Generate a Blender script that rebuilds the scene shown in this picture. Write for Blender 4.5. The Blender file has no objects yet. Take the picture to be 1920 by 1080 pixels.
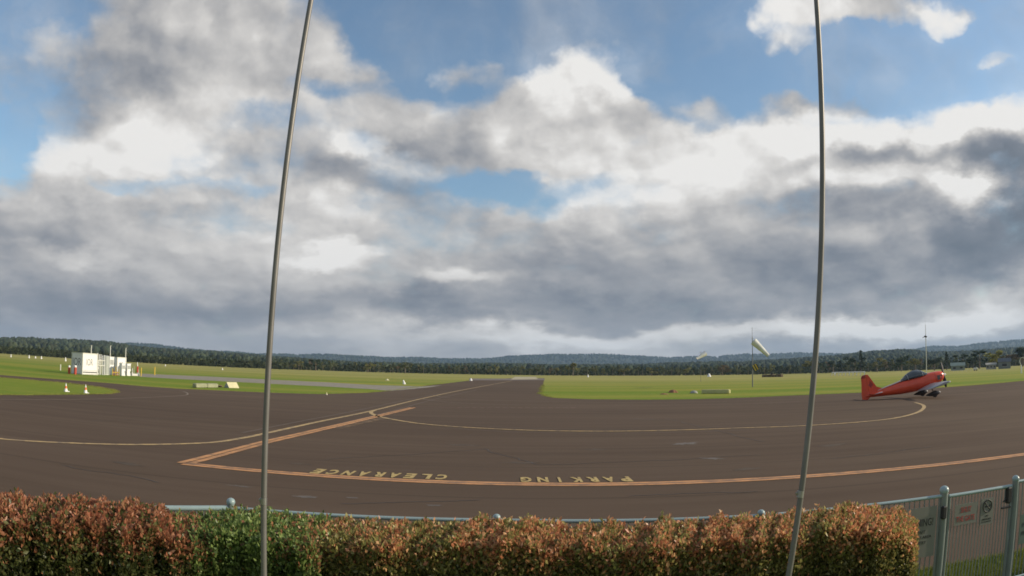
import bpy, math, random
import numpy as np
from mathutils import Matrix, Vector

random.seed(7)
rng = np.random.default_rng(7)
sc = bpy.context.scene
col = sc.collection
PI = math.pi

# ------------------------------------------------------------------ camera
CAM_H = 2.4
F = 1300.0                       # equidistant lens: pixels (of 1920) per radian
cn = Vector((0.01225, 0.99248, -0.12177)).normalized()      # world up seen from the camera
fw = Vector((0, 0, -1))
Yw = (fw - fw.dot(cn) * cn).normalized()
Xw = Yw.cross(cn)
M = Matrix((Xw, Yw, cn))
cd = bpy.data.cameras.new('camera')
cam = bpy.data.objects.new('camera', cd)
col.objects.link(cam)
cam.matrix_world = Matrix.Translation((0, 0, CAM_H)) @ M.to_4x4()
cd.type = 'PANO'
cp = cd if hasattr(cd, 'panorama_type') else cd.cycles
cp.panorama_type = 'FISHEYE_LENS_POLYNOMIAL'
cp.fisheye_fov = PI
cd.sensor_width = 36.0
cd.sensor_fit = 'HORIZONTAL'
for i in range(5):
    setattr(cp, 'fisheye_polynomial_k%d' % i, 0.0)
cp.fisheye_polynomial_k1 = -1920.0 / (F * 36.0)
cd.clip_start = 0.05
cd.clip_end = 40000
sc.camera = cam

def ray(px, py):
    x = px - 960.0; y = -(py - 540.0)
    r = math.hypot(x, y) + 1e-9
    th = r / F
    d = Vector((x * math.sin(th) / r, y * math.sin(th) / r, -math.cos(th)))
    return M @ d

def G(px, py, z=0.0):
    """the point of the level z seen at this place of the photograph"""
    d = ray(px, py)
    t = (z - CAM_H) / d.z
    return Vector((d.x * t, d.y * t, z))

def P(px, py, dist):
    """the point at this horizontal distance seen there"""
    d = ray(px, py)
    t = dist / math.hypot(d.x, d.y)
    return Vector((d.x * t, d.y * t, CAM_H + d.z * t))

def azel(px, py):
    d = ray(px, py)
    return math.atan2(d.x, d.y), math.asin(d.z)

def foot(px, dist, z=0.0):
    """ground point in the direction of column px near the horizon, at dist metres"""
    a, e = azel(px, 690)
    return Vector((math.sin(a) * dist, math.cos(a) * dist, z))

# ------------------------------------------------------------------ view, sun and sky
sc.view_settings.view_transform = 'Standard'
sc.view_settings.look = 'None'
sc.view_settings.gamma = 1.0
sc.view_settings.use_curve_mapping = False
sc.view_settings.exposure = 0.0
sc.cycles.pixel_filter_type = 'BLACKMAN_HARRIS'
sc.cycles.filter_width = 1.7
sc.cycles.max_bounces = 6
sc.cycles.transparent_max_bounces = 12

HAZE = 0.00007
SUN_AZ = math.radians(92); SUN_EL = math.radians(21)
sl = bpy.data.lights.new('sun', 'SUN')
sl.energy = 4.6; sl.angle = math.radians(0.6); sl.color = (1.0, 0.86, 0.66)
sun = bpy.data.objects.new('sun', sl); col.objects.link(sun)
sd = Vector((math.sin(SUN_AZ) * math.cos(SUN_EL), math.cos(SUN_AZ) * math.cos(SUN_EL), math.sin(SUN_EL)))
sun.rotation_euler = sd.to_track_quat('Z', 'Y').to_euler()
sun.location = (60, -20, 60)

world = bpy.data.worlds.new('World'); sc.world = world
world.use_nodes = True
nt = world.node_tree; nt.nodes.clear()
N = nt.nodes.new; LK = nt.links.new

def wmath(op, a, b=None, c=None):
    n = N('ShaderNodeMath'); n.operation = op
    for i, v in enumerate((a, b, c)):
        if v is None: continue
        if isinstance(v, (int, float)): n.inputs[i].default_value = v
        else: LK(v, n.inputs[i])
    return n.outputs[0]

def wsmooth(v, a, b, lo=0.0, hi=1.0):
    n = N('ShaderNodeMapRange'); n.interpolation_type = 'SMOOTHSTEP'
    LK(v, n.inputs['Value'])
    n.inputs['From Min'].default_value = a; n.inputs['From Max'].default_value = b
    n.inputs['To Min'].default_value = lo; n.inputs['To Max'].default_value = hi
    return n.outputs['Result']

def wnoise(vec, scale, detail=6, rough=0.55, dist=0.0, color=False):
    n = N('ShaderNodeTexNoise'); LK(vec, n.inputs['Vector'])
    n.inputs['Scale'].default_value = scale; n.inputs['Detail'].default_value = detail
    n.inputs['Roughness'].default_value = rough; n.inputs['Distortion'].default_value = dist
    return n.outputs['Color'] if color else n.outputs['Fac']

tc = N('ShaderNodeTexCoord')
sep = N('ShaderNodeSeparateXYZ'); LK(tc.outputs['Generated'], sep.inputs[0])
az = wmath('ARCTAN2', sep.outputs[0], sep.outputs[1])
el = wmath('ARCSINE', sep.outputs[2])
comb = N('ShaderNodeCombineXYZ'); LK(az, comb.inputs[0]); LK(el, comb.inputs[1])
# clouds lie flatter towards the horizon: vertical coordinate grows faster low down
ely = wmath('MULTIPLY', wmath('LOGARITHM', wmath('ADD', wmath('MAXIMUM', el, 0.0), 0.33), 2.718), 0.50)
vflat = N('ShaderNodeCombineXYZ')
LK(az, vflat.inputs[0]); LK(wmath('MULTIPLY', ely, 1.75), vflat.inputs[1])
VF = vflat.outputs[0]
def wcentre(c, amp):
    s = N('ShaderNodeVectorMath'); s.operation = 'SUBTRACT'; LK(c, s.inputs[0]); s.inputs[1].default_value = (.5, .5, .5)
    m = N('ShaderNodeVectorMath'); m.operation = 'MULTIPLY'; LK(s.outputs[0], m.inputs[0]); m.inputs[1].default_value = amp
    return m.outputs[0]
def wadd(a, b):
    s = N('ShaderNodeVectorMath'); s.operation = 'ADD'; LK(a, s.inputs[0])
    if isinstance(b, tuple): s.inputs[1].default_value = b
    else: LK(b, s.inputs[1])
    return s.outputs[0]
w1 = wcentre(wnoise(VF, 5.0, 5, 0.55, 0.0, True), (0.20, 0.13, 0))
w2 = wcentre(wnoise(VF, 22.0, 4, 0.6, 0.0, True), (0.035, 0.025, 0))
PW = wadd(wadd(comb.outputs[0], w1), w2)

def blob(px, py, rx, ry, rot=0.0):
    a, e = azel(px, py)
    m = N('ShaderNodeMapping'); m.vector_type = 'TEXTURE'
    LK(PW, m.inputs['Vector'])
    m.inputs['Location'].default_value = (a, e, 0)
    m.inputs['Rotation'].default_value = (0, 0, rot)
    m.inputs['Scale'].default_value = (rx / F, ry / F, 1.0)
    g = N('ShaderNodeTexGradient'); g.gradient_type = 'SPHERICAL'
    LK(m.outputs[0], g.inputs[0])
    return wsmooth(g.outputs['Fac'], 0.0, 0.75)

# (px, py, rx, ry, amount, rotation): cover adds cloud, negative opens blue sky
COVER = [
    (1130, 60, 560, 190, -1.5, 0), (720, 20, 220, 150, -1.3, 0), (1700, 110, 420, 150, -1.5, 0), (1330, 110, 260, 150, -0.9, 0),
    (810, 60, 150, 150, -0.8, 0), (1265, 180, 130, 110, -0.7, 0), (900, 165, 90, 60, -.5, 0), (740, 130, 110, 60, -.5, 0),
    (10, 285, 110, 110, -1.3, 0), (20, 120, 150, 230, -0.35, 0.2), (100, 5, 180, 60, -0.6, 0), (10, 420, 110, 60, -.3, 0),
    (955, 352, 240, 62, -1.15, 0.03), (860, 335, 110, 50, -.4, 0), (610, 165, 140, 36, -0.9, 0.1), (500, 232, 150, 44, -0.6, 0), (270, 352, 140, 26, -0.8, -.1),
    (430, 368, 120, 26, -0.6, -.1), (1120, 262, 160, 34, -.5, 0), (450, 190, 130, 40, -.4, 0),
    (1070, 190, 200, 150, 2.3, 0.3), (950, 235, 170, 120, 1.5, 0), (855, 112, 130, 62, 1.5, -.1), (790, 250, 130, 60, .6, 0),
    (1500, 40, 170, 85, 2.1, 0), (1745, 24, 80, 42, 1.5, 0), (1170, 55, 130, 56, .95, 0), (1310, 125, 60, 26, 1.0, 0),
    (1460, 105, 110, 28, .9, 0), (1620, 12, 150, 50, 1.2, 0), (1870, 104, 110, 26, 1.3, 0), (1300, 192, 110, 34, .9, 0), (1570, 182, 150, 36, .9, 0), (1900, 30, 60, 40, .5, 0),
    (400, 90, 400, 240, 1.1, 0), (640, 120, 150, 80, .9, 0), (1600, 262, 460, 100, 1.1, 0), (1850, 228, 170, 60, 1.0, 0),
    (1250, 275, 260, 100, .8, 0), (720, 200, 130, 60, .5, 0),
]
# light: positive is sunlit, negative is shaded cloud
LIGHT = [
    (1050, 150, 250, 120, .30, .2), (1000, 140, 70, 50, .12, 0), (1085, 115, 60, 40, .12, 0), (1160, 165, 60, 50, .12, 0), (1080, 215, 120, 40, -.10, .3), (1140, 150, 130, 80, .20, 0), (960, 250, 170, 60, .12, 0), (845, 215, 150, 80, .12, .3), (812, 262, 150, 60, -.20, .3), (880, 300, 160, 40, -.05, 0),
    (230, 255, 320, 140, .10, -.2), (150, 250, 90, 60, .12, 0), (255, 215, 90, 60, .12, 0), (350, 280, 100, 60, .14, 0), (205, 320, 110, 40, -.06, 0), (330, 230, 220, 130, .20, 0), (120, 280, 150, 70, .20, 0), (300, 320, 280, 60, .14, 0), (675, 275, 80, 42, .30, -.2), (740, 315, 80, 45, .30, -.3), (620, 320, 90, 40, -.14, 0), (690, 350, 190, 44, -.16, 0),
    (500, 395, 220, 80, .14, 0), (1210, 300, 330, 120, .28, 0), (1130, 370, 280, 56, .22, 0), (1640, 222, 480, 50, .48, 0), (1560, 200, 80, 30, .12, 0), (1390, 215, 90, 26, .1, 0), (1440, 250, 110, 30, -.10, 0), (1870, 215, 170, 50, .3, 0), (1450, 300, 300, 80, .18, 0),
    (1810, 338, 110, 60, .55, 0), (1640, 320, 220, 44, .26, 0), (1880, 275, 130, 50, -.36, 0), (1590, 285, 200, 36, -.16, 0), (1740, 262, 200, 30, -.12, 0),
    (1640, 385, 260, 55, -.26, 0), (1890, 430, 200, 110, -.42, 0), (1905, 340, 80, 100, -.3, 0), (1500, 35, 220, 100, .35, 0), (1745, 25, 90, 50, .4, 0), (1870, 105, 110, 30, .35, 0),
    (400, 90, 330, 160, .06, 0), (180, 150, 150, 120, -.18, 0), (330, 100, 120, 90, -.08, 0), (650, 120, 160, 80, .16, 0), (560, 215, 240, 60, .12, 0), (850, 105, 140, 60, .2, 0),
    (1250, 500, 900, 100, -.17, 0), (1680, 500, 420, 90, -.14, .06), (1000, 572, 700, 42, -.20, 0), (1500, 592, 460, 28, -.14, 0), (1150, 440, 300, 40, .04, 0), (700, 575, 400, 38, -.10, 0),
    (220, 575, 480, 65, -.24, 0), (60, 440, 220, 80, -.16, 0), (50, 390, 80, 60, .18, 0), (120, 485, 130, 30, .26, 0), (250, 420, 250, 50, -.08, 0), (330, 500, 250, 40, -.04, 0),
    (620, 488, 140, 30, .26, 0), (870, 512, 160, 26, .26, 0), (730, 500, 280, 50, .14, 0), (450, 545, 200, 36, .05, 0), (980, 420, 240, 40, -.04, 0), (640, 425, 520, 90, .16, 0), (1150, 405, 420, 60, .12, 0), (430, 480, 320, 60, .08, 0),
    (1350, 624, 760, 32, .34, 0), (1780, 598, 300, 34, .30, 0), (1880, 560, 200, 26, .16, .1), (760, 632, 480, 32, .12, 0), (300, 615, 420, 30, .06, 0), (1600, 655, 420, 18, -.10, 0), (1180, 655, 240, 22, .12, 0),
]
def wpuff(vec, scale, detail=3.0, rough=0.5):
    n = N('ShaderNodeTexVoronoi'); n.feature = 'SMOOTH_F1'; n.voronoi_dimensions = '2D'; n.normalize = True
    LK(vec, n.inputs['Vector']); n.inputs['Scale'].default_value = scale; n.inputs['Detail'].default_value = detail
    n.inputs['Roughness'].default_value = rough; n.inputs['Smoothness'].default_value = 0.6
    return wmath('SUBTRACT', 0.62, n.outputs['Distance'])
n_big = wnoise(VF, 4.2, 7, 0.52, 0.1)
VW = wadd(VF, wcentre(wnoise(VF, 11.0, 4, 0.6, 0.0, True), (0.09, 0.07, 0)))
puff = wpuff(VW, 5.5, 3.0, 0.5)
n_det = wnoise(wadd(VF, w2), 13.0, 6, 0.54, 0.1)
d = wmath('ADD', wmath('MULTIPLY', wmath('SUBTRACT', n_big, 0.5), 2.4), wmath('MULTIPLY', wmath('SUBTRACT', n_det, 0.5), 1.7))
d = wmath('MULTIPLY_ADD', puff, 0.85, d)
d = wmath('ADD', d, wsmooth(el, 0.50, 0.08, 0.20, 1.25))
for px, py, rx, ry, s, r in COVER:
    d = wmath('MULTIPLY_ADD', blob(px, py, rx, ry, r), s, d)
alpha = wsmooth(d, -0.18, 1.30)
# thin high veil
veil = wsmooth(wnoise(wadd(VF, w1), 3.0, 8, 0.6, 0.4), 0.42, 0.75, 0.04, 0.42)
alpha = wmath('MAXIMUM', alpha, veil)
# relief: the side of each billow turned to the sun (up and to the right) is lighter
nb2 = wnoise(wadd(VF, (0.020, 0.022, 0.0)), 4.2, 7, 0.52, 0.1)
pf2 = wpuff(wadd(VW, (0.018, 0.024, 0.0)), 5.5, 3.0, 0.5)
nd2 = wnoise(wadd(wadd(VF, w2), (0.006, 0.008, 0)), 13.0, 6, 0.54, 0.1)
rel = wmath('MULTIPLY', wmath('SUBTRACT', n_big, nb2), 1.0)
rel = wmath('MULTIPLY_ADD', wmath('SUBTRACT', puff, pf2), 1.0, rel)
rel = wmath('MULTIPLY_ADD', wmath('SUBTRACT', n_det, nd2), 0.30, rel)
rel = wmath('MULTIPLY', rel, wsmooth(el, 0.02, 0.24, 0.40, 1.0))
lum = wmath('ADD', rel, 0.565)
lum = wmath('MULTIPLY_ADD', puff, 0.16, lum)
lum = wmath('MULTIPLY_ADD', wmath('SUBTRACT', wnoise(VF, 4.5, 6, 0.5), 0.5), 0.50, lum)
for px, py, rx, ry, s, r in LIGHT:
    lum = wmath('MULTIPLY_ADD', blob(px, py, rx, ry, r), s, lum)
ramp = N('ShaderNodeValToRGB'); LK(lum, ramp.inputs[0])
cr = ramp.color_ramp
stops = [(0.0, (.140, .165, .200)), (.25, (.205, .225, .260)), (.45, (.325, .332, .352)), (.62, (.455, .448, .445)), (.82, (.64, .622, .600)), (1.0, (.84, .825, .80))]
while len(cr.elements) < len(stops): cr.elements.new(0.5)
for e, (p, c) in zip(cr.elements, stops):
    e.position = p; e.color = (*c, 1)
sky = N('ShaderNodeTexSky'); sky.sky_type = 'NISHITA'; sky.sun_disc = False
sky.sun_elevation = SUN_EL; sky.sun_rotation = SUN_AZ; sky.air_density = 1.1; sky.dust_density = 1.0; sky.ozone_density = 1.6
tint = N('ShaderNodeMix'); tint.data_type = 'RGBA'; tint.blend_type = 'MULTIPLY'; tint.inputs[0].default_value = 1.0
LK(sky.outputs[0], tint.inputs[6]); tint.inputs[7].default_value = (.90, 1.0, 1.03, 1)
bg_sky = N('ShaderNodeBackground'); LK(tint.outputs[2], bg_sky.inputs[0]); bg_sky.inputs[1].default_value = 0.15
bg_cl = N('ShaderNodeBackground'); LK(ramp.outputs[0], bg_cl.inputs[0]); bg_cl.inputs[1].default_value = 1.03
mx = N('ShaderNodeMixShader'); LK(alpha, mx.inputs[0]); LK(bg_sky.outputs[0], mx.inputs[1]); LK(bg_cl.outputs[0], mx.inputs[2])
wo = N('ShaderNodeOutputWorld'); LK(mx.outputs[0], wo.inputs[0])
world.cycles.sampling_method = 'MANUAL'; world.cycles.sample_map_resolution = 1024

# ------------------------------------------------------------------ helpers
def mat(name, c, rough=0.7, metal=0.0, var=0.0, vscale=5.0, c2=None, bump=0.0, spec=None, trans=0.0, objvar=0.0, alpha=None):
    m = bpy.data.materials.new(name); m.use_nodes = True
    t = m.node_tree; b = t.nodes['Principled BSDF']
    b.inputs['Base Color'].default_value = (*c, 1)
    b.inputs['Roughness'].default_value = rough; b.inputs['Metallic'].default_value = metal
    if spec is not None: b.inputs['Specular IOR Level'].default_value = spec
    if trans: b.inputs['Transmission Weight'].default_value = trans
    if alpha is not None: b.inputs['Alpha'].default_value = alpha
    if var or c2:
        n = t.nodes.new('ShaderNodeTexNoise'); n.inputs['Scale'].default_value = vscale; n.inputs['Detail'].default_value = 6
        o = t.nodes.new('ShaderNodeTexCoord'); t.links.new(o.outputs['Object'], n.inputs['Vector'])
        r = t.nodes.new('ShaderNodeValToRGB'); t.links.new(n.outputs['Fac'], r.inputs[0])
        r.color_ramp.elements[0].position = .3; r.color_ramp.elements[1].position = .7
        lo = tuple(x * (1 - var) for x in c); hi = c2 if c2 else tuple(min(1, x * (1 + var)) for x in c)
        r.color_ramp.elements[0].color = (*lo, 1); r.color_ramp.elements[1].color = (*hi, 1)
        out = r.outputs[0]
        if objvar:
            oi = t.nodes.new('ShaderNodeObjectInfo'); h = t.nodes.new('ShaderNodeHueSaturation')
            mr = t.nodes.new('ShaderNodeMapRange'); t.links.new(oi.outputs['Random'], mr.inputs[0])
            mr.inputs[3].default_value = 1 - objvar; mr.inputs[4].default_value = 1 + objvar
            mh = t.nodes.new('ShaderNodeMapRange'); t.links.new(oi.outputs['Random'], mh.inputs[0])
            mh.inputs[3].default_value = .485; mh.inputs[4].default_value = .515
            t.links.new(mr.outputs[0], h.inputs['Value']); t.links.new(mh.outputs[0], h.inputs['Hue']); t.links.new(out, h.inputs['Color'])
            out = h.outputs[0]
        t.links.new(out, b.inputs['Base Color'])
        if bump:
            bp = t.nodes.new('ShaderNodeBump'); bp.inputs['Strength'].default_value = bump; bp.inputs['Distance'].default_value = .02
            t.links.new(n.outputs['Fac'], bp.inputs['Height']); t.links.new(bp.outputs[0], b.inputs['Normal'])
    return m

def attr_mat(name, rough=0.6, translucent=0.25, spec=.3):
    m = bpy.data.materials.new(name); m.use_nodes = True
    t = m.node_tree; b = t.nodes['Principled BSDF']; b.inputs['Roughness'].default_value = rough
    b.inputs['Specular IOR Level'].default_value = spec
    a = t.nodes.new('ShaderNodeAttribute'); a.attribute_name = 'leaf_colour'
    t.links.new(a.outputs['Color'], b.inputs['Base Color'])
    if translucent:
        tr = t.nodes.new('ShaderNodeBsdfTranslucent'); t.links.new(a.outputs['Color'], tr.inputs[0])
        x = t.nodes.new('ShaderNodeMixShader'); x.inputs[0].default_value = translucent
        t.links.new(b.outputs[0], x.inputs[1]); t.links.new(tr.outputs[0], x.inputs[2])
        t.links.new(x.outputs[0], t.nodes['Material Output'].inputs[0])
    return m

class MB:
    """collects boxes, tubes and lathes of one part"""
    def __init__(s): s.v = []; s.f = []; s.sm = []
    def add(s, v, f, smooth=False):
        o = len(s.v); s.v += [tuple(x) for x in v]; s.f += [tuple(i + o for i in q) for q in f]; s.sm += [smooth] * len(f)
    def box(s, c, sz, rz=0.0, tilt=None, bev=0.0):
        hx, hy, hz = sz[0] / 2, sz[1] / 2, sz[2] / 2
        R = Matrix.Rotation(rz, 3, 'Z')
        if tilt: R = R @ Matrix.Rotation(tilt[1], 3, tilt[0])
        if bev <= 0:
            vs = [Vector((x * hx, y * hy, z * hz)) for x in (-1, 1) for y in (-1, 1) for z in (-1, 1)]
            fs = [(0, 1, 3, 2), (4, 6, 7, 5), (0, 4, 5, 1), (2, 3, 7, 6), (0, 2, 6, 4), (1, 5, 7, 3)]
        else:
            b = min(bev, hx * .9, hy * .9, hz * .9)
            vs = []; ring = [(-1, -1), (1, -1), (1, 1), (-1, 1)]
            def rr(x, y, zz):
                out = []
                for sx, sy in ring:
                    pts = [(sx * x, sy * (y - b)), (sx * (x - b), sy * y)]
                    if (sx, sy) in ((1, -1), (-1, 1)): pts = pts[::-1]
                    out += [Vector((p[0], p[1], zz)) for p in pts]
                return out
            vs = rr(hx - b, hy - b, -hz) + rr(hx, hy, -hz + b) + rr(hx, hy, hz - b) + rr(hx - b, hy - b, hz)
            fs = [tuple(range(7, -1, -1)), tuple(range(24, 32))]
            for k in range(3):
                for i in range(8):
                    j = (i + 1) % 8
                    fs.append((k * 8 + i, k * 8 + j, k * 8 + 8 + j, k * 8 + 8 + i))
        c = Vector(c)
        s.add([c + R @ v for v in vs], fs)
        return s
    def tube(s, a, b, r0, r1=None, n=10, caps=True):
        a = Vector(a); b = Vector(b); r1 = r0 if r1 is None else r1
        ax = (b - a).normalized(); u = ax.orthogonal().normalized(); w = ax.cross(u)
        vs = []
        for p, r in ((a, r0), (b, r1)):
            for i in range(n):
                t = 2 * PI * i / n; vs.append(p + (u * math.cos(t) + w * math.sin(t)) * r)
        fs = [(i, (i + 1) % n, n + (i + 1) % n, n + i) for i in range(n)]
        s.add(vs, fs, True)
        if caps:
            s.add(vs[:n], [tuple(range(n - 1, -1, -1))]); s.add(vs[n:], [tuple(range(n))])
        return s
    def path(s, pts, r, n=8):
        for a, b in zip(pts[:-1], pts[1:]): s.tube(a, b, r, r, n)
        return s
    def ball(s, c, r, nu=12, nv=8, sc3=(1, 1, 1)):
        c = Vector(c); vs = []
        for j in range(nv + 1):
            p = PI * j / nv
            for i in range(nu):
                t = 2 * PI * i / nu
                vs.append(c + Vector((math.sin(p) * math.cos(t) * r * sc3[0], math.sin(p) * math.sin(t) * r * sc3[1], math.cos(p) * r * sc3[2])))
        fs = [(j * nu + i, (j + 1) * nu + i, (j + 1) * nu + (i + 1) % nu, j * nu + (i + 1) % nu) for j in range(nv) for i in range(nu)]
        s.add(vs, fs, True); return s
    def loft(s, rings, smooth=True, caps=True):
        n = len(rings[0]); vs = [p for r in rings for p in r]
        fs = [(k * n + i, k * n + (i + 1) % n, (k + 1) * n + (i + 1) % n, (k + 1) * n + i) for k in range(len(rings) - 1) for i in range(n)]
        s.add(vs, fs, smooth)
        if caps:
            s.add(rings[0], [tuple(range(n - 1, -1, -1))]); s.add(rings[-1], [tuple(range(n))])
        return s
    def build(s, name, m, parent=None, loc=None):
        me = bpy.data.meshes.new(name); me.from_pydata(s.v, [], s.f)
        me.polygons.foreach_set('use_smooth', s.sm)
        me.materials.append(m); me.update()
        o = bpy.data.objects.new(name, me); col.objects.link(o)
        if parent: o.parent = parent
        if loc is not None: o.location = loc
        return o

def arr_obj(name, V, Fq, m, parent=None, colours=None, smooth=False):
    """numpy mesh: V (n,3), Fq (m,k) all faces of k corners"""
    V = np.asarray(V, dtype=np.float32); Fq = np.asarray(Fq, dtype=np.int32)
    me = bpy.data.meshes.new(name)
    k = Fq.shape[1]
    me.vertices.add(len(V)); me.vertices.foreach_set('co', V.ravel())
    me.loops.add(Fq.size); me.loops.foreach_set('vertex_index', Fq.ravel())
    me.polygons.add(len(Fq)); me.polygons.foreach_set('loop_start', np.arange(0, Fq.size, k, dtype=np.int32))
    if smooth: me.polygons.foreach_set('use_smooth', np.ones(len(Fq), dtype=bool))
    me.update(calc_edges=True)
    if colours is not None:
        at = me.attributes.new('leaf_colour', 'FLOAT_COLOR', 'FACE')
        c4 = np.ones((len(Fq), 4), dtype=np.float32); c4[:, :3] = colours
        at.data.foreach_set('color', c4.ravel())
    if m: me.materials.append(m)
    o = bpy.data.objects.new(name, me); col.objects.link(o)
    if parent: o.parent = parent
    return o

def tag(o, label=None, cat=None, group=None, kind=None):
    if label: o['label'] = label
    if cat: o['category'] = cat
    if group: o['group'] = group
    if kind: o['kind'] = kind
    return o

def empty(name, loc=(0, 0, 0), rz=0.0, label=None, cat=None, group=None):
    o = bpy.data.objects.new(name, None); o.empty_display_size = .3
    o.location = loc; o.rotation_euler = (0, 0, rz); col.objects.link(o)
    return tag(o, label, cat, group)

def copy_tree(o, parent=None):
    c = o.copy(); col.objects.link(c)
    if parent: c.parent = parent
    for ch in list(o.children): copy_tree(ch, c)
    return c

def text_mesh(name, s, m, w, h, depth=0.003, parent=None, bold=0.0):
    """lettering as a thin solid fitted to w x h, centred, in the local XY plane"""
    cu = bpy.data.curves.new('lettering', 'FONT'); cu.body = s; cu.extrude = depth / 2; cu.resolution_u = 3
    cu.offset = bold; cu.align_x = 'CENTER'; cu.align_y = 'CENTER'
    to = bpy.data.objects.new('lettering', cu); col.objects.link(to)
    dg = bpy.context.evaluated_depsgraph_get()
    me = bpy.data.meshes.new_from_object(to.evaluated_get(dg))
    bpy.data.objects.remove(to); bpy.data.curves.remove(cu)
    n = len(me.vertices); co = np.empty(n * 3, dtype=np.float32); me.vertices.foreach_get('co', co); co = co.reshape(-1, 3)
    lo = co.min(0); hi = co.max(0)
    if w: co[:, 0] = (co[:, 0] - (lo[0] + hi[0]) / 2) * (w / (hi[0] - lo[0]))
    if h: co[:, 1] = (co[:, 1] - (lo[1] + hi[1]) / 2) * (h / (hi[1] - lo[1]))
    me.vertices.foreach_set('co', co.ravel()); me.materials.clear(); me.materials.append(m); me.update()
    me.name = name
    o = bpy.data.objects.new(name, me); col.objects.link(o)
    if parent: o.parent = parent
    return o

def spline(pts, n=14):
    """Catmull-Rom through the points"""
    pts = [Vector(p) for p in pts]; p = [2 * pts[0] - pts[1]] + pts + [2 * pts[-1] - pts[-2]]
    out = []
    for i in range(1, len(p) - 2):
        for k in range(n):
            t = k / n
            out.append(0.5 * ((2 * p[i]) + (p[i + 1] - p[i - 1]) * t + (2 * p[i - 1] - 5 * p[i] + 4 * p[i + 1] - p[i + 2]) * t * t
                              + (3 * p[i] - p[i - 1] - 3 * p[i + 1] + p[i + 2]) * t ** 3))
    out.append(p[-2]); return out

def ribbon(name, pts, w, m, z, off=0.0):
    vs = []; fs = []
    for i, p in enumerate(pts):
        t = (pts[min(i + 1, len(pts) - 1)] - pts[max(i - 1, 0)]).normalized()
        nrm = Vector((-t.y, t.x, 0))
        vs += [(p + nrm * (off + w / 2)).to_tuple()[:2] + (z,), (p + nrm * (off - w / 2)).to_tuple()[:2] + (z,)]
    fs = [(2 * i, 2 * i + 1, 2 * i + 3, 2 * i + 2) for i in range(len(pts) - 1)]
    b = MB(); b.add(vs, fs)
    return tag(b.build(name, m), kind='structure')

def sheet(name, pts, z, m, kind='structure'):
    """a flat polygon, triangulated by Blender"""
    import bmesh
    bm = bmesh.new(); vs = [bm.verts.new((p[0], p[1], z)) for p in pts]
    f = bm.faces.new(vs); bm.normal_update()
    if f.normal.z < 0: f.normal_flip()
    bmesh.ops.triangulate(bm, faces=[f])
    me = bpy.data.meshes.new(name); bm.to_mesh(me); bm.free(); me.materials.append(m)
    o = bpy.data.objects.new(name, me); col.objects.link(o); return tag(o, kind=kind)

def rough_edge(pts, amp=0.15, step=0.8):
    out = []
    for a, b in zip(pts[:-1], pts[1:]):
        a = Vector(a); b = Vector(b); L = (b - a).length; k = max(1, min(60, int(L / step)))
        for i in range(k):
            q = a.lerp(b, i / k); out.append(q + Vector((random.gauss(0, amp), random.gauss(0, amp), 0)) * (1 if i else .3))
    out.append(Vector(pts[-1])); return out

# ------------------------------------------------------------------ ground materials
def ground_mat():
    m = bpy.data.materials.new('mown_grass'); m.use_nodes = True
    t = m.node_tree; b = t.nodes['Principled BSDF']; b.inputs['Roughness'].default_value = .9; b.inputs['Specular IOR Level'].default_value = .15
    g = t.nodes.new('ShaderNodeNewGeometry')
    def noise(scale, det=5, vec=(1, 1, 1), rough=.55):
        mp = t.nodes.new('ShaderNodeMapping'); mp.inputs['Scale'].default_value = vec; t.links.new(g.outputs['Position'], mp.inputs[0])
        n = t.nodes.new('ShaderNodeTexNoise'); n.inputs['Scale'].default_value = scale; n.inputs['Detail'].default_value = det; n.inputs['Roughness'].default_value = rough
        t.links.new(mp.outputs[0], n.inputs['Vector']); return n.outputs['Fac']
    def ramp(f, s):
        r = t.nodes.new('ShaderNodeValToRGB'); t.links.new(f, r.inputs[0])
        while len(r.color_ramp.elements) < len(s): r.color_ramp.elements.new(.5)
        for e, (p, c) in zip(r.color_ramp.elements, s): e.position = p; e.color = (*c, 1)
        return r.outputs[0]
    def mix(a, bb, f, mode='MIX'):
        x = t.nodes.new('ShaderNodeMix'); x.data_type = 'RGBA'; x.blend_type = mode
        if isinstance(f, float): x.inputs[0].default_value = f
        else: t.links.new(f, x.inputs[0])
        t.links.new(a, x.inputs[6]); t.links.new(bb, x.inputs[7]); return x.outputs[2]
    c = ramp(noise(.045, 6, (.5, 1.3, 1)), [(.30, (.105, .195, .012)), (.5, (.180, .255, .016)), (.70, (.33, .295, .042))])
    c2 = ramp(noise(.9, 6), [(.3, (.10, .185, .012)), (.55, (.20, .25, .018)), (.75, (.40, .335, .07))])
    c = mix(c, c2, .45)
    # mown strips run along the runway
    c3 = ramp(noise(.03, 4, (.12, 2.2, 1)), [(.38, (.105, .20, .012)), (.58, (.34, .29, .055))])
    c = mix(c, c3, .42)
    # drier, longer grass beyond the taxiway
    sp = t.nodes.new('ShaderNodeSeparateXYZ'); t.links.new(g.outputs['Position'], sp.inputs[0])
    mr = t.nodes.new('ShaderNodeMapRange'); t.links.new(sp.outputs[1], mr.inputs[0]); mr.inputs[1].default_value = 100; mr.inputs[2].default_value = 260
    dry = ramp(noise(.02, 5, (.3, 1.5, 1)), [(.3, (.25, .25, .065)), (.7, (.44, .37, .13))])
    mm = t.nodes.new('ShaderNodeMath'); mm.operation = 'MULTIPLY'; t.links.new(mr.outputs[0], mm.inputs[0]); mm.inputs[1].default_value = .8
    c = mix(c, dry, mm.outputs[0])
    t.links.new(c, b.inputs['Base Color'])
    bp = t.nodes.new('ShaderNodeBump'); bp.inputs['Strength'].default_value = .6; bp.inputs['Distance'].default_value = .08
    t.links.new(noise(6, 4), bp.inputs['Height']); t.links.new(bp.outputs[0], b.inputs['Normal'])
    return m

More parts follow.
